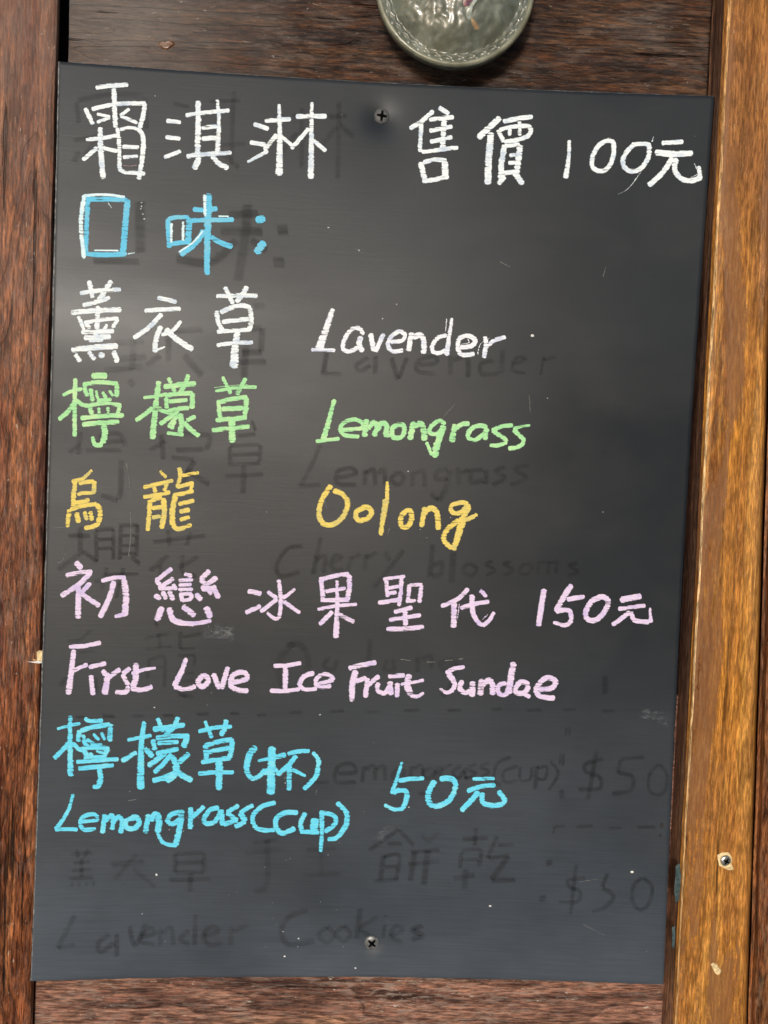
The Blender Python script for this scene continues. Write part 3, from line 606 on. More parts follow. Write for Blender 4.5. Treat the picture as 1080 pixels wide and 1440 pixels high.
G('wiped-off trace of 檸檬草 below the green ones', (60, 500, 3), 0.6, "22 330,440 330,560 320,610; 20 320,612 245,590; 20 200,370 340,360; 18 180,400 335,400; 18 110,412 160,370; 22 160,320 150,420; 18 230,340 320,330 350,380; 20 500,330 510,440; 22 590,330 700,340 690,400; 20 560,400 680,395; 18 540,430 640,440; 22 640,440 580,560; 22 600,480 705,545; 18 450,400 520,360; 16 790,380 920,375; 18 790,380 790,460; 18 920,375 915,450; 16 800,420 910,415; 16 780,460 920,455; 18 768,510 932,500; 22 850,460 845,585; 16 820,340 900,330; 14 880,270 900,320")
G('wiped-off trace of the word Lemongrass', (400, 600, 3), 0.62, "18 152,75 120,150 68,252; 18 58,252 155,245; 18 225,215 300,200 280,175 225,190 225,240 305,245; 18 340,180 340,248; 18 345,200 375,180 385,248; 18 390,200 420,180 425,245; 18 480,190 450,220 480,245 505,215 480,190; 18 540,190 540,255; 18 550,200 585,185 592,255; 20 690,180 650,185 640,220 690,220; 22 700,180 680,260 650,315; 18 650,312 615,280; 20 730,170 735,248; 18 740,200 782,180; 20 840,180 790,190 790,235 840,225; 20 850,180 850,245; 18 935,168 890,185 930,215 875,248; 18 1035,162 970,180 1020,215 950,248")
G('wiped-off trace of the word Cherry', (370, 740, 2.348), 0.62, "14 132,65 80,75 45,130 60,165 122,150; 15 190,35 165,160; 15 170,110 205,100 200,155; 13 225,120 260,105 240,95 222,125 240,145 268,140; 15 290,95 280,148; 13 290,110 322,90; 15 340,90 335,148; 13 340,105 378,85; 15 400,85 420,115; 15 465,78 365,205")
G('wiped-off trace of the word blossoms', (370, 740, 2.348), 0.62, "16 560,58 550,170; 15 560,130 590,120 585,160 555,165; 20 628,85 622,188; 13 680,120 660,145 685,165 705,140 680,120; 12 760,115 735,125 765,145 735,165; 12 820,115 795,125 825,145 790,165; 12 870,120 845,145 870,160 890,135 870,120; 13 910,112 905,162; 12 915,125 940,115 940,160; 12 945,125 970,115 965,160; 12 1040,120 1010,130 1040,150 1005,165")
G('wiped-off trace of 櫻花 above the purple line', (70, 720, 3.857), 0.75, "24 98,130 222,130; 26 165,78 165,240; 26 160,230 45,315; 22 175,210 262,272; 20 245,100 350,90; 22 250,95 255,275; 20 345,90 345,262; 18 260,150 340,145; 18 260,200 340,195; 20 372,75 485,70; 22 385,75 380,262; 22 475,70 470,245; 16 390,130 470,125; 16 390,185 465,180; 16 390,230 470,220; 22 440,240 492,285; 20 310,300 280,425; 18 300,340 485,335; 20 400,300 360,470; 20 240,378 300,368; 22 560,165 700,145 845,128; 22 640,95 650,190; 22 765,105 740,185; 26 645,232 542,322; 20 600,280 600,345; 24 805,240 700,305; 22 720,230 722,330 800,345")
G('wiped-off trace of 烏龍 behind the word First', (70, 720, 3.857), 0.55, "18 222,638 170,690 95,700; 16 150,722 255,712; 18 565,600 592,622; 18 508,692 580,670 645,662; 20 590,655 600,740; 18 518,745 665,730; 18 540,790 530,905; 18 545,800 620,790 622,955; 22 710,645 705,745; 18 720,680 825,658; 18 700,745 792,740; 18 690,780 792,775; 18 790,780 780,840; 22 700,845 700,960 742,1005; 16 700,880 785,870; 16 700,920 785,915; 14 550,850 620,840; 24 58,945 90,895; 20 250,895 250,985; 14 160,762 240,752; 16 150,830 262,820; 22 690,990 780,1000")
G('wiped-off trace of the word Oolong', (370, 880, 2.118), 0.45, "18 92,48 45,110 60,180 110,180 135,110 110,55 68,60; 12 200,90 180,120 210,130 220,100; 14 320,38 310,135; 12 370,100 360,130 390,130 385,100; 14 460,90 460,140; 12 470,100 500,90 500,130; 16 570,100 530,110 540,130 580,110; 16 580,100 560,180 530,212")
G('wiped-off short vertical tick at the right', (370, 880, 2.118), 0.7, "16 1018,148 1018,205")
G('upper row of wiped-off dashes', (370, 880, 2.118), 0.75, "9 78,259 118,258; 9 198,256 242,253; 9 308,258 352,255; 9 418,253 468,250; 9 548,253 592,250; 9 678,250 712,247; 9 783,252 832,250; 9 893,251 932,248; 9 1008,255 1047,252; 9 -20,268 10,264; 9 -100,262 -70,261; 9 -200,264 -160,262; 9 -300,268 -265,266; 9 -390,270 -355,268; 9 -480,268 -440,270; 9 -560,272 -530,270")
G('wiped-off trace of Lemongrass(cup) and ditto marks', (440, 1000, 2.16), 0.66, "8 770,48 768,77; 8 780,46 780,77; 8 752,128 750,162; 8 762,128 760,167; 15 755,236 756,266; 10 20,180 10,215 50,215; 12 75,190 130,185 115,160 75,170 70,215 132,215; 12 155,165 150,218; 12 160,180 185,165 190,212; 12 190,180 215,165 220,212; 12 262,170 240,200 270,205 278,175; 12 300,165 295,212; 10 305,175 330,165 335,212; 12 365,170 335,185 350,205 375,180; 12 378,165 360,240 320,252; 12 390,165 385,208; 10 390,180 422,160; 12 450,165 425,185 440,205 460,180; 10 460,170 465,208; 10 497,160 470,175 495,190 462,207; 10 537,155 510,170 535,185 503,207; 10 602,138 560,160 550,210 572,227; 10 622,165 580,185 585,215 622,210; 10 630,168 630,210 660,205 665,168; 12 680,165 675,238; 10 680,175 710,170 705,205 680,205; 10 720,150 745,190 715,242")
G('upper wiped-off price $50', (440, 1000, 2.16), 0.7, "12 884,145 830,160 830,185 870,200 870,235 805,238; 13 862,120 835,270; 12 935,145 925,190; 11 935,145 1008,140; 13 925,185 970,200 965,240 908,252; 10 1050,160 1022,195 1022,240 1050,255 1072,235 1074,190 1052,160")
G('lower row of wiped-off dashes', (440, 1000, 2.16), 0.7, "9 738,351 768,348; 9 798,351 852,348; 9 898,356 938,355; 9 983,353 1042,352; 12 735,345 734,362")
G('wiped-off trace of 餅乾', (500, 1150, 2.4545), 0.6, "14 152,38 45,114; 14 150,42 203,97; 12 108,90 162,88; 18 95,130 85,220; 14 95,135 150,130 140,215; 12 100,170 145,168; 14 60,220 150,212; 12 228,58 248,82; 14 288,48 248,88; 15 188,120 292,110; 14 180,160 292,150; 18 205,115 188,220; 20 250,110 235,234; 14 415,32 412,98; 15 368,75 458,68; 14 365,115 360,178; 15 365,115 430,112 425,170; 12 365,145 425,143; 18 336,210 412,198; 20 380,175 375,248; 14 490,62 453,142; 14 490,95 548,92; 14 458,140 532,130; 18 528,132 468,215; 15 468,218 553,214")
G('pair of wiped-off dots', (500, 1150, 2.4545), 0.8, "20 668,143 668,168; 22 645,266 645,292")
G('lower wiped-off price $50', (500, 1150, 2.4545), 0.6, "13 795,208 735,215 740,240 775,255 765,290 700,290; 13 762,158 742,334; 13 870,190 850,240; 15 850,240 890,270 860,310 815,326; 13 990,205 960,235 955,285 982,318 1012,295 1024,240 992,205")
G('wiped-off trace of 薰衣草手工', (70, 1150, 1.9636), 0.42, "14 168,130 262,120; 12 240,100 178,172; 12 230,140 292,192; 12 345,98 347,152; 12 345,100 427,96; 12 427,96 425,152; 11 347,125 425,122; 12 345,152 427,150; 12 328,172 447,168; 14 388,152 388,205; 12 540,100 642,85; 12 560,70 632,60; 15 600,58 600,180 565,207; 12 708,90 792,85; 13 750,85 750,160; 13 698,160 802,155; 10 58,102 118,96; 10 74,85 79,112; 10 104,84 97,112; 9 64,125 112,120; 10 88,110 88,165; 9 60,146 116,142; 10 54,168 122,164; 9 60,178 64,190; 9 80,178 82,190; 9 100,176 104,188; 9 118,174 124,188")
G('wiped-off trace of the words Lavender Cookies', (70, 1150, 1.9636), 0.55, "14 70,268 20,362; 12 20,360 72,350; 13 165,320 135,345 140,370 180,345; 13 185,318 185,385; 13 220,298 235,352 267,288; 12 250,330 290,320 275,305 250,340 292,350; 13 305,303 305,354; 12 310,320 335,305 342,352; 13 385,310 360,335 387,350; 13 402,265 400,354; 13 425,325 465,315 450,300 425,320 440,350 477,345; 14 500,298 500,354; 12 505,315 548,295; 15 712,253 660,275 640,310 660,350 732,340; 12 765,300 742,325 765,345 785,325 765,300; 12 812,298 790,322 812,342 830,322 812,298; 14 858,250 846,337; 12 905,275 858,308 900,337; 11 925,295 920,337; 9 928,268 927,276; 12 940,330 975,310 955,300 940,330 975,345; 14 1032,298 1000,310 1030,325 998,337")

# specks, hair scratches and pits on the board
def specks():
    verts, faces = [], []
    def blob(px, py, r, m=M_speck):
        b = len(verts); k = 6; rot = random.random() * 6
        c = on_board(px, py, 0.0005); verts.append(c)
        for i in range(k):
            a = rot + i * math.tau / k; rr = r * random.uniform(0.6, 1.25)
            verts.append(on_board(px + rr * math.cos(a), py + rr * math.sin(a) * 0.8, 0.00006))
        for i in range(k): faces.append((b, b + 1 + i, b + 1 + (i + 1) % k))
    known = [(574, 663, 1.5), (505, 352, 1.6), (462, 320, 1.3), (218, 135, 1.0), (558, 428, 1.3), (538, 448, 1.1), (749, 472, 2.6), (220, 1230, 2), (398, 1310, 1), (689, 1274, 1.8),
             (889, 1226, 2.2), (200, 1285, 1), (450, 1005, 1.2), (217, 995, 1.2), (420, 1320, 1.6), (400, 1345, 1.6), (575, 1135, 1), (275, 835, 1), (848, 720, 1), (770, 560, 1), (500, 1362, 1.5),
             (199, 285, 1.4), (199, 290, 1.4), (201, 301, 1.4), (203, 308, 1.3), (198, 294, 1.5)]
    for x, y, r in known: blob(x, y, r)
    for _ in range(30):
        s, t = random.random(), random.random()
        if random.random() < 0.55: s = min(0.97, max(0.03, random.gauss(0.40, 0.12))); t = min(0.985, max(0.02, random.gauss(0.93, 0.06)))
        x, y = board_px(0.02 + 0.96 * s, 0.02 + 0.96 * t); blob(x, y, random.choice((0.3, 0.35, 0.4, 0.5, 0.6)))
    for _ in range(30):                          # chalk crumbs round the writing
        x, y = random.choice(((190, 1125), (230, 1150), (350, 1100), (400, 1095), (300, 885), (160, 1035), (600, 745), (640, 725), (350, 1150), (230, 1160)))
        blob(random.gauss(x, 14), random.gauss(y, 8), random.uniform(0.35, 0.9))
    o = obj('chalk_speck', verts, faces, M_speck, board, smooth=False, label='tiny white chalk specks scattered over the board'); o['kind'] = 'stuff'
specks()
HAIR = "1.0:0.3 178,650 185,700; 1.2:0.5 181,782 184,750 183,720; 1.0:0.3 80,792 88,788 92,775; 1.1:0.6 563,927 578,929; 1.0:0.6 600,931 612,931; 1.1:0.8 625,929 637,928; 1.6:1.2 645,927 651,926; 1.0:0.5 744,555 746,580; 1.0:0.4 478,162 482,160; 1.2:0.6 290,993 293,990; 0.9:0.4 500,350 513,357; 1.0:0.5 703,368 718,376; 1.0:0.4 848,390 852,375; 1.2:0.5 180,1126 192,1124; 1.1:0.4 270,1140 280,1150; 1.0:0.4 400,1095 404,1088; 1.0:0.4 394,1092 400,1085; 1.0:0.3 446,1110 444,1118; 0.9:0.4 820,1300 850,1315; 1.0:0.4 815,1240 840,1236; 0.8:0.4 72,743 95,741; 1.0:0.5 640,568 620,590; 0.9:0.4 455,700 460,716; 0.8:0.3 545,752 548,742"
for c in clusters(HAIR, (0, 0, 1), 0.5): strokes_mesh('hair_scratch', c, 0, 0, 1, INK['grey'], board, label='fine pale scratch on the board')
SMUDGE = [(905, 1003, 8, 7), (918, 1010, 9, 5), (935, 1014, 10, 3)]
def smudges():
    n = NT('pale_chalk_smudge')
    at_ = n.n('ShaderNodeAttribute', attribute_name='fade'); v = n.noise(n.obj_co((260, 1, 500)), 1, 4, 0.7)
    a = n.math('MULTIPLY', at_.outputs['Fac'], n.ramp(v, [(0.45, 0.0), (0.80, 0.4)]))
    p = n.n('ShaderNodeBsdfDiffuse'); p.inputs[0].default_value = (0.42, 0.46, 0.5, 1)
    t = n.n('ShaderNodeBsdfTransparent'); mx = n.n('ShaderNodeMixShader')
    n.l(a, mx.inputs[0]); n.l(t.outputs[0], mx.inputs[1]); n.l(p.outputs[0], mx.inputs[2]); n.l(mx.outputs[0], n.out.inputs[0])
    for txt, lb in (("14 905,1012 912,996; 12 915,1010 925,1000; 14 925,1005 942,1018", 'pale chalk smudge near the right edge'),
                    ("26 535,1166 545,1180", 'pale chalk smudge above the wiped-off 餅'),
                    ("22 300,887 330,893; 14 285,890 330,890", 'chalk dust under the character 戀')):
        for c in clusters(txt, (0, 0, 1), 1): strokes_mesh('chalk_smudge', c, 0, 0, 1, n.m, board, label=lb, ghost=True)
smudges()
for c in clusters("5 931,1157 930,1164; 3 928,1172 929,1178; 2.4 644,441 643,442; 3 304,357 306,355; 2 350,284 352,284; 3 778,1172 778,1168; 2 172,1243 173,1244", (0, 0, 1), 0.5): strokes_mesh('pit', c, 0, 0, 1, M_black, board, label='small black pit in the board')

# ------------------------------------------------------------------ screws
def lathe(profile, n=40):
    v, f = [], []
    for r, h in profile:
        for i in range(n):
            a = i * math.tau / n; v.append(Vector((r * math.cos(a), -h, r * math.sin(a))))
    for j in range(len(profile) - 1):
        for i in range(n):
            f.append((j * n + i, j * n + (i + 1) % n, (j + 1) * n + (i + 1) % n, (j + 1) * n + i))
    v.append(Vector((0, -profile[-1][1], 0))); c = len(v) - 1; k = (len(profile) - 1) * n
    for i in range(n): f.append((k + i, k + (i + 1) % n, c))
    return v, f
def screw(label, p, rad, mat, rot, tilt, group=None):
    t = thing('screw', label, 'screw', p, group)
    prof = [(rad * 0.3, -0.010), (rad * 0.35, -0.003), (rad * 0.97, -0.0008), (rad, 0.0), (rad * 0.98, 0.0006), (rad * 0.90, 0.0010), (rad * 0.55, 0.0014), (rad * 0.25, 0.0015)]
    v, f = lathe(prof); recalc(obj('screw_head', v, f, mat, t))
    # Phillips recess: a four-armed, slightly sunken dark cross lying on the head
    v, f = [], []
    L, w = rad * 0.64, rad * 0.15
    pts = []
    for k in range(4):
        a = k * math.pi / 2
        for (d, s) in ((w * 1.2, -w * 1.2), (L, -w * 0.75), (L * 1.05, 0), (L, w * 0.75)):
            pts.append(Vector((d * math.cos(a) - s * math.sin(a), 0, d * math.sin(a) + s * math.cos(a))))
    for q in pts:
        r = q.length; h = 0.00195 - 0.0009 * (r / rad) ** 2
        v.append(Vector((q.x, -h, q.z)))
    v.append(Vector((0, -0.0018, 0))); n = len(pts)
    for i in range(n): f.append((i, (i + 1) % n, n))
    recalc(obj('cross_slot', v, f, M_recess, t, smooth=False))
    t.rotation_euler = (tilt[0], math.radians(rot), tilt[1])
    return t
for k, (px, py, rad, mat, rot, lb) in enumerate(((537, 162, 0.0050, M_screw_dark, 6, 'dark cross-head screw sunk in the board between the white characters at the top'),
                                                 (523, 1327, 0.0049, M_screw_grey, 40, 'grey worn cross-head screw near the bottom edge of the board'))):
    p = on_board(px, py); p.y -= 0.0006
    screw(lb, p, rad, mat, rot, (0.05, 0.03), 'screws holding the board')

# ------------------------------------------------------------------ wooden wall
def extrude_profile(name, top, bot, mat, parent, n=60, wob=0.0004, seed=0.0, closed=True, label=None):
    """long piece: the same cross-section (list of points) at both ends, straight between, slightly uneven"""
    v, f = [], []; m = len(top)
    for i in range(n + 1):
        q = i / n
        for a, b in zip(top, bot):
            p = a.lerp(b, q)
            p = p + Vector((mn.noise(Vector((p.x * 30, seed, p.z * 22))), mn.noise(Vector((p.x * 40, seed + 9, p.z * 30))), mn.noise(Vector((p.x * 22, seed + 4, p.z * 30))))) * wob
            v.append(p)
    for i in range(n):
        for j in range(m if closed else m - 1):
            a, b = i * m + j, i * m + (j + 1) % m
            f.append((a, b, b + m, a + m))
    f.append(tuple(range(m))[::-1]); f.append(tuple(n * m + j for j in range(m)))
    return recalc(obj(name, v, f, mat, parent, smooth=False, label=label))

def box_profile_h(x0, x1, z0, z1, yf, depth, mat, parent, seed, label=None, r=0.0012):
    """horizontal plank: grain along x, front face at yf"""
    prof = [(yf + depth, z0), (yf + r * 1.5, z0), (yf + r * 0.4, z0 + r * 0.4), (yf, z0 + r * 1.6)]
    k = 14
    for i in range(1, k): prof.append((yf + 0.0004 * mn.noise(Vector((seed, i * 1.3, 2))), z0 + r * 1.6 + (z1 - z0 - r * 3.2) * i / k))
    prof += [(yf, z1 - r * 1.6), (yf + r * 0.4, z1 - r * 0.4), (yf + r * 1.5, z1), (yf + depth, z1)]
    a = [Vector((x0, y, z)) for y, z in prof]; b = [Vector((x1, y, z)) for y, z in prof]
    return extrude_profile('plank', a, b, mat, parent, 90, 0.0007, seed, label=label)

wall = thing('plank_wall', 'old dark brown wall of rough horizontal planks behind the menu board', 'wall', (0, 0, 0))
xl = at(97, 40, 0.019).x; xr = at(1020, 300, 0.019).x
zt = [at(540, y, 0.019).z for y in (-230, 330, 640, 960)]
box_profile_h(xl, xr, zt[1] + 0.001, zt[0], 0.019, 0.02, M_top, wall, 1.0, label='rough dark plank with a grey weathered end above the board')
box_profile_h(xl, xr, zt[2] + 0.001, zt[1] - 0.001, 0.019, 0.02, M_top, wall, 2.0)
box_profile_h(xl, xr, zt[3] + 0.001, zt[2] - 0.001, 0.019, 0.02, M_bot, wall, 3.0)
zb = at(540, 1640, 0.011).z
xlb = at(49, 1420, 0.011).x
box_profile_h(xlb, xr, zb, zt[3] - 0.001, 0.011, 0.028, M_bot, wall, 4.0, label='faded purple brown plank below the board')
# dark backing that closes the wall
bx0, bx1, bz0, bz1 = at(-400, 700, 0.04).x, at(1450, 700, 0.04).x, zb, zt[0]
v = [Vector((x, y, z)) for y in (0.040, 0.046) for x, z in ((bx0, bz0), (bx1, bz0), (bx1, bz1), (bx0, bz1))]
recalc(obj('backing', v, [(0, 1, 2, 3), (4, 5, 6, 7), (0, 1, 5, 4), (1, 2, 6, 5), (2, 3, 7, 6), (3, 0, 4, 7)], M_wall, wall, smooth=False))

def vertical_piece(name, sections, mat, parent, seed, label=None, n=140, wob=0.0004):
    """sections: (px at photo y=0, px at photo y=1440, depth Y) for each corner of the cross-section"""
    top, bot = [], []
    for x0, x1, Y in sections:
        a, b = at(x0, 0, Y), at(x1, 1440, Y)
        d = (a - b); a2 = a + d * ((zt[0] - a.z) / d.z); b2 = b - d * ((b.z - zb) / d.z)
        top.append(a2); bot.append(b2)
    return extrude_profile(name, top, bot, mat, parent, n, wob, seed, label=label)
side = thing('upright_plank', 'weathered reddish brown upright plank left of the board', 'plank', (0, 0, 0))
secs = [(-190, -225, 0.03), (-190, -225, 0.005), (-186, -221, 0.004)]
k = 10
for i in range(1, k): secs.append((-186 + (72 + 186) * i / k, -221 + (36 + 221) * i / k, 0.004 + 0.0005 * mn.noise(Vector((i * 1.7, 4, 4)))))
secs += [(76, 37, 0.0042), (81, 42, 0.0052), (83.5, 45, 0.0075), (84, 46, 0.010), (86, 46, 0.03)]
vertical_piece('plank_body', secs, M_left, side, 11.0, wob=0.0009)

post = thing('door_post', 'varnished honey brown wooden post right of the board', 'post', (0, 0, 0))
secs = [(1001, 927, 0.035), (1002.5, 929, 0.012), (1005, 931.5, 0.009), (1019, 945, -0.010), (1024, 948.5, -0.0125), (1028, 951, -0.0142), (1033, 955, -0.015)]
for i in range(1, 8): secs.append((1033 + (1088 - 1033) * i / 8, 955 + (1043 - 955) * i / 8, -0.015 - 0.0003 * math.sin(i * 0.7)))
secs += [(1088, 1043, -0.015), (1091, 1046, -0.0142), (1093, 1048, -0.0125), (1094, 1049.5, -0.004), (1102, 1056, 0.035)]
pb = vertical_piece('post_body', secs, M_post, post, 21.0, wob=0.0005)
pb.data.materials.append(M_side); pb.data.materials.append(M_arris_highlight)
for k_, pl in enumerate(pb.data.polygons):          # side face: dark stain plus painted shade; arris: painted highlight
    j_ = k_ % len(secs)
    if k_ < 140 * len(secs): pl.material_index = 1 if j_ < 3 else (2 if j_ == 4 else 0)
jamb = thing('door_jamb', 'darker brown wooden strip at the right edge beyond the post groove', 'door frame', (0, 0, 0))
secs = [(1096, 1051, 0.034), (1100, 1052, -0.005), (1105, 1056, -0.006), (1110, 1061, -0.0105), (1116, 1067, -0.0120), (1180, 1130, -0.0122), (1320, 1270, -0.012), (1320, 1270, 0.034)]
vertical_piece('jamb_body', secs, M_rabbet, jamb, 31.0, wob=0.0004)

# added out of view for the board's reflections: paved ground, dark hedge
def ground_and_blocker():
    n = NT('added_pale_paving'); a = n.noise(n.obj_co((1.2, 1.2, 1.2)), 1, 5)
    n.bsdf(Base_Color=n.ramp(a, [(0.35, (0.26, 0.25, 0.23)), (0.65, (0.40, 0.385, 0.36))]), Roughness=0.85)
    v, f = [], []
    for j in range(21):
        for i in range(21): v.append(Vector((-60 + 6 * i, -119.9 + 6 * j, 0)))
    for j in range(20):
        for i in range(20): f.append((j * 21 + i, j * 21 + i + 1, j * 21 + i + 22, j * 21 + i + 21))
    g = obj('ground', v, f, n.m, None, smooth=False); g['kind'] = 'structure'
    h = NT('dark_blocker_leaves'); a = h.noise(h.obj_co((9, 9, 9)), 1, 5)
    h.bsdf(Base_Color=h.ramp(a, [(0.35, (0.008, 0.014, 0.006)), (0.65, (0.045, 0.07, 0.025))]), Roughness=0.7)
    x0, x1, y0, hgt, th = HX0, 9.0, -3.6, HH, 1.0
    v, f = [], []; NX, NP = 60, 40
    for i in range(NX + 1):
        x = x0 + (x1 - x0) * i / NX; q = min(1.0, (i + 0.3) / 5)
        for k in range(NP + 1):
            u = k / NP * 3
            if u < 1: y, z = y0, hgt * u
            elif u < 2: y, z = y0 - th * (u - 1), hgt
            else: y, z = y0 - th, hgt * (3 - u)
            d = 0.35 * mn.noise(Vector((x * 1.3, y * 2, z * 1.3))) + 0.2 * mn.noise(Vector((x * 4, y * 5, z * 4)))
            v.append(Vector((x + d, y - (1 - q) * 0.4 + d, max(0, z * (0.75 + 0.25 * math.sqrt(q)) + d * (z > 0.1)))))
    for i in range(NX):
        for k in range(NP): a = i * (NP + 1) + k; f.append((a, a + 1, a + NP + 2, a + NP + 1))
    f.append(tuple(range(NP + 1))); f.append(tuple(NX * (NP + 1) + k for k in range(NP + 1)))
    o = recalc(obj('reflection_blocker', v, f, h.m, None)); o['label'] = 'tall dark green hedge-shaped blocker facing the wall, added out of view to darken reflections'; o['category'] = 'added light blocker'
HX0, HH = 0.45, 4.2
ground_and_blocker()

# chips, paint and the screw in the post
def chip(name, px, py, Y, pts, mat, parent, h=0.0012, label=None):
    v = [at(px + x, py + y, Y) for x, y in pts]; c = Vector((0, 0, 0))
    for p in v: c += p / len(v)
    top = [c.lerp(p, 0.72) + Vector((random.uniform(-1, 1) * 2e-4, -h * random.uniform(0.6, 1.3), random.uniform(-1, 1) * 2e-4)) for p in v]
    n = len(v); f = [(i, (i + 1) % n, n + (i + 1) % n, n + i) for i in range(n)] + [tuple(range(n, 2 * n))]
    return recalc(obj(name, v + top, f, mat, parent, smooth=False, label=label))
chip('wood_chip', 1006, 1362, -0.0148, [(-9, -8), (-4, -10), (2, -7), (9, 3), (7, 8), (3, 10), (-2, 6)], M_rawwood, post, 0.0009, 'pale splinter scar near the foot of the post')
chip('wood_chip', 1019, 1210, -0.0149, [(-12, -10), (-4, -13), (6, -11), (11, -3), (10, 6), (13, 13), (6, 14), (-3, 11), (-10, 8), (-12, 0)], M_rawwood, post, 0.0006, 'splintered pale ring around the post screw')
chip('wood_chip', 1032, 178, -0.0149, [(-1, -3), (1, -3), (2, 1), (0, 4)], M_rawwood, post, 0.0003)
chip('wood_chip', 53, 922, 0.0045, [(-10, -6), (-3, -8), (6, -7), (10, -10), (10, 8), (2, 9), (-6, 8), (-10, 5)], M_rawwood, side, 0.0010, 'pale chipped notch on the plank edge')
chip('wood_chip', 55, 931, 0.0040, [(-22, -0.6), (-4, -1.6), (8, -1.2), (8, 1.6), (-2, 2.0)], M_speck, side, 0.0006)
chip('knot', 233, 63, 0.0192, [(-12, 0), (-9, -5), (-2, -4), (4, -7), (12, -4), (13, 0), (7, 4), (3, 7), (-5, 6)], simple('amber_knot_wood', (0.13, 0.05, 0.016), 0.35, 0, 0.7, 900), wall, 0.0007)
chip('paint_smear', 951, 1240, -0.0120, [(-1, -22), (5, -26), (7, -10), (6, 8), (4, 26), (-1, 30), (-3, 10), (-1, -8)], M_teal, post, 0.0004, 'dark teal paint smear on the post edge')
chip('paint_smear', 946, 1318, -0.0112, [(-1, -14), (3, -16), (4, 0), (2, 16), (-1, 14)], M_teal, post, 0.0004)
p = at(1020, 1210, -0.0157)
t = screw('bright zinc screw in a splintered hole low on the honey brown post', p, 0.0036, M_steel, 25, (0.1, 0.12))

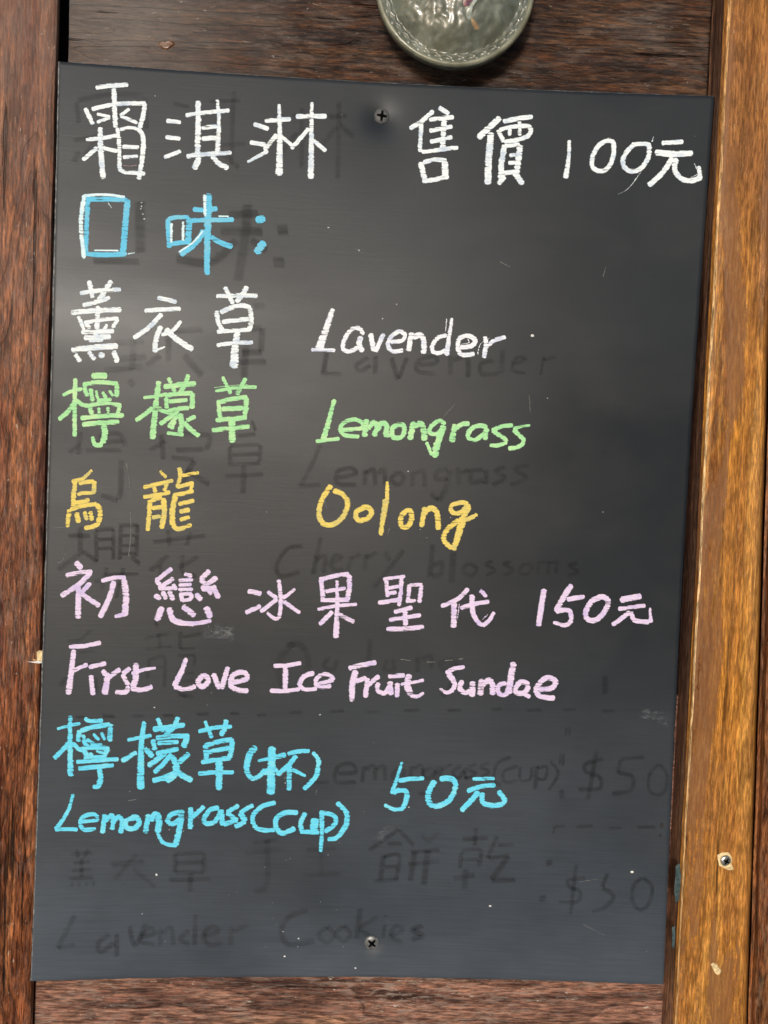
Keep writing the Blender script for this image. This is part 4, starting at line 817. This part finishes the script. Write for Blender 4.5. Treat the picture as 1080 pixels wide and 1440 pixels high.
# ------------------------------------------------------------------ round glass dish hanging over the planks
def glass_dish():
    c = at(640, -18.5, -0.004); R = (at(750, -18.5, -0.004) - c).length
    t = thing('glass_dish', 'round murky grey green glass dish with scalloped rim hanging above the board', 'glass dish', c)
    NA, NR = 38 * 12, 72
    v, f = [], []
    for j in range(NR + 1):
        q = j / NR
        for i in range(NA):
            a = i * math.tau / NA
            # dome, then a flat moulded border with two staggered rows of scallops, then a rolled rim
            h = 0.012 * (1 - (min(q, 0.84) / 0.84) ** 2.4)
            s1 = abs(math.sin(19 * a)); s2 = abs(math.cos(19 * a))
            b1 = 0.855 + 0.028 * s1; b2 = 0.915 + 0.026 * s2
            def ridge(x, w): return math.exp(-(x / w) ** 2)
            h += 0.0010 * ridge(q - b1, 0.016) + 0.0012 * ridge(q - b2, 0.017) + 0.0022 * ridge(q - 0.972, 0.022)
            if q > 0.985: h -= 0.005 * ((q - 0.985) / 0.015) ** 2
            r = q * R; x, z = r * math.cos(a), r * math.sin(a)
            if q < 0.84: h += 0.0011 * mn.noise(Vector((x * 90, 1, z * 90))) + 0.0006 * mn.noise(Vector((x * 260, 5, z * 260)))
            v.append(Vector((x, -h, z)))
    for j in range(NR):
        for i in range(NA):
            f.append((j * NA + i, j * NA + (i + 1) % NA, (j + 1) * NA + (i + 1) % NA, (j + 1) * NA + i))
    n = NT('murky_green_glass')
    m1 = n.noise(n.obj_co((55, 55, 55)), 1, 5, 0.65, 0.8); m2 = n.noise(n.obj_co((16, 16, 16), (3, 0, 3)), 1, 3)
    col = n.ramp(m1, [(0.32, (0.10, 0.115, 0.092)), (0.5, (0.19, 0.212, 0.18)), (0.62, (0.29, 0.32, 0.275)), (0.78, (0.54, 0.58, 0.53))])
    col = n.mix(n.ramp(m2, [(0.4, 0.0), (0.65, 0.55)]), col, (0.17, 0.15, 0.08))
    n.bsdf(Base_Color=col, Roughness=0.34, Transmission_Weight=0.3, IOR=1.5, Normal=n.bump(m1, 0.0004), Coat_Weight=0.25, Coat_Roughness=0.04)
    recalc(obj('glass_body', v, f, n.m, t))
    rm = NT('yellowish_glass_rim'); a_ = rm.noise(rm.obj_co((90, 90, 90)), 1, 3)
    rm.bsdf(Base_Color=rm.ramp(a_, [(0.35, (0.20, 0.205, 0.14)), (0.65, (0.42, 0.42, 0.32))]), Roughness=0.3, Transmission_Weight=0.3, Coat_Weight=0.5)
    v, f = [], []; NB = 160; K = 10
    for i in range(NB):
        a = i * math.tau / NB
        for k in range(K):
            b = k * math.tau / K; rr = R * 0.978 + 0.0019 * math.cos(b)
            v.append(Vector((rr * math.cos(a), -0.0005 - 0.0030 * math.sin(b), rr * math.sin(a))))
    for i in range(NB):
        for k in range(K):
            f.append((i * K + k, i * K + (k + 1) % K, ((i + 1) % NB) * K + (k + 1) % K, ((i + 1) % NB) * K + k))
    recalc(obj('rim', v, f, rm.m, t))
    def streak(name, col, pts, label):
        m = simple(name + '_colour', col, 0.2, 0, 0.5, 250)
        vv = [at(x, y, -0.004) - c for x, y in pts]; ctr = sum(vv, Vector()) / len(vv)
        def hh(p): q = math.hypot(p.x, p.z) / R; return 0.012 * (1 - (min(q, 0.84) / 0.84) ** 2.4)
        V = [Vector((p.x, -hh(p) - 0.0002, p.z)) for p in vv]; V.append(Vector((ctr.x, -hh(ctr) - 0.0014, ctr.z))); k = len(vv)
        recalc(obj(name, V, [(i, (i + 1) % k, k) for i in range(k)], m, t, label=label))
    streak('pink_streak', (0.22, 0.11, 0.15), [(647, 15), (652, 8), (658, 0), (664, -6), (673, -7), (671, 2), (664, 10), (657, 19), (650, 21)], 'pink streak in the glass')
    streak('pale_streak', (0.34, 0.38, 0.35), [(672, 0), (668, 12), (662, 21), (659, 32), (658, 40), (653, 38), (653, 27), (658, 19), (665, 8)], 'whitish streak in the glass')
    streak('orange_spot', (0.28, 0.19, 0.11), [(660, 34), (666, 38), (672, 45), (671, 49), (665, 49), (660, 42)], 'small orange spot in the glass')
    # cord and hook, above the picture, that carry the dish
    v, f = [], []
    zt_, zb_ = R + 0.07, R * 0.96
    for i in range(9):
        for k in range(6):
            a = k * math.tau / 6; v.append(Vector((0.0012 * math.cos(a), 0.001 + 0.0012 * math.sin(a) + 0.018 * i / 8, zb_ + (zt_ - zb_) * i / 8)))
    for i in range(8):
        for k in range(6): f.append((i * 6 + k, i * 6 + (k + 1) % 6, (i + 1) * 6 + (k + 1) % 6, (i + 1) * 6 + k))
    recalc(obj('cord', v, f, M_screw_dark, t))
glass_dish()
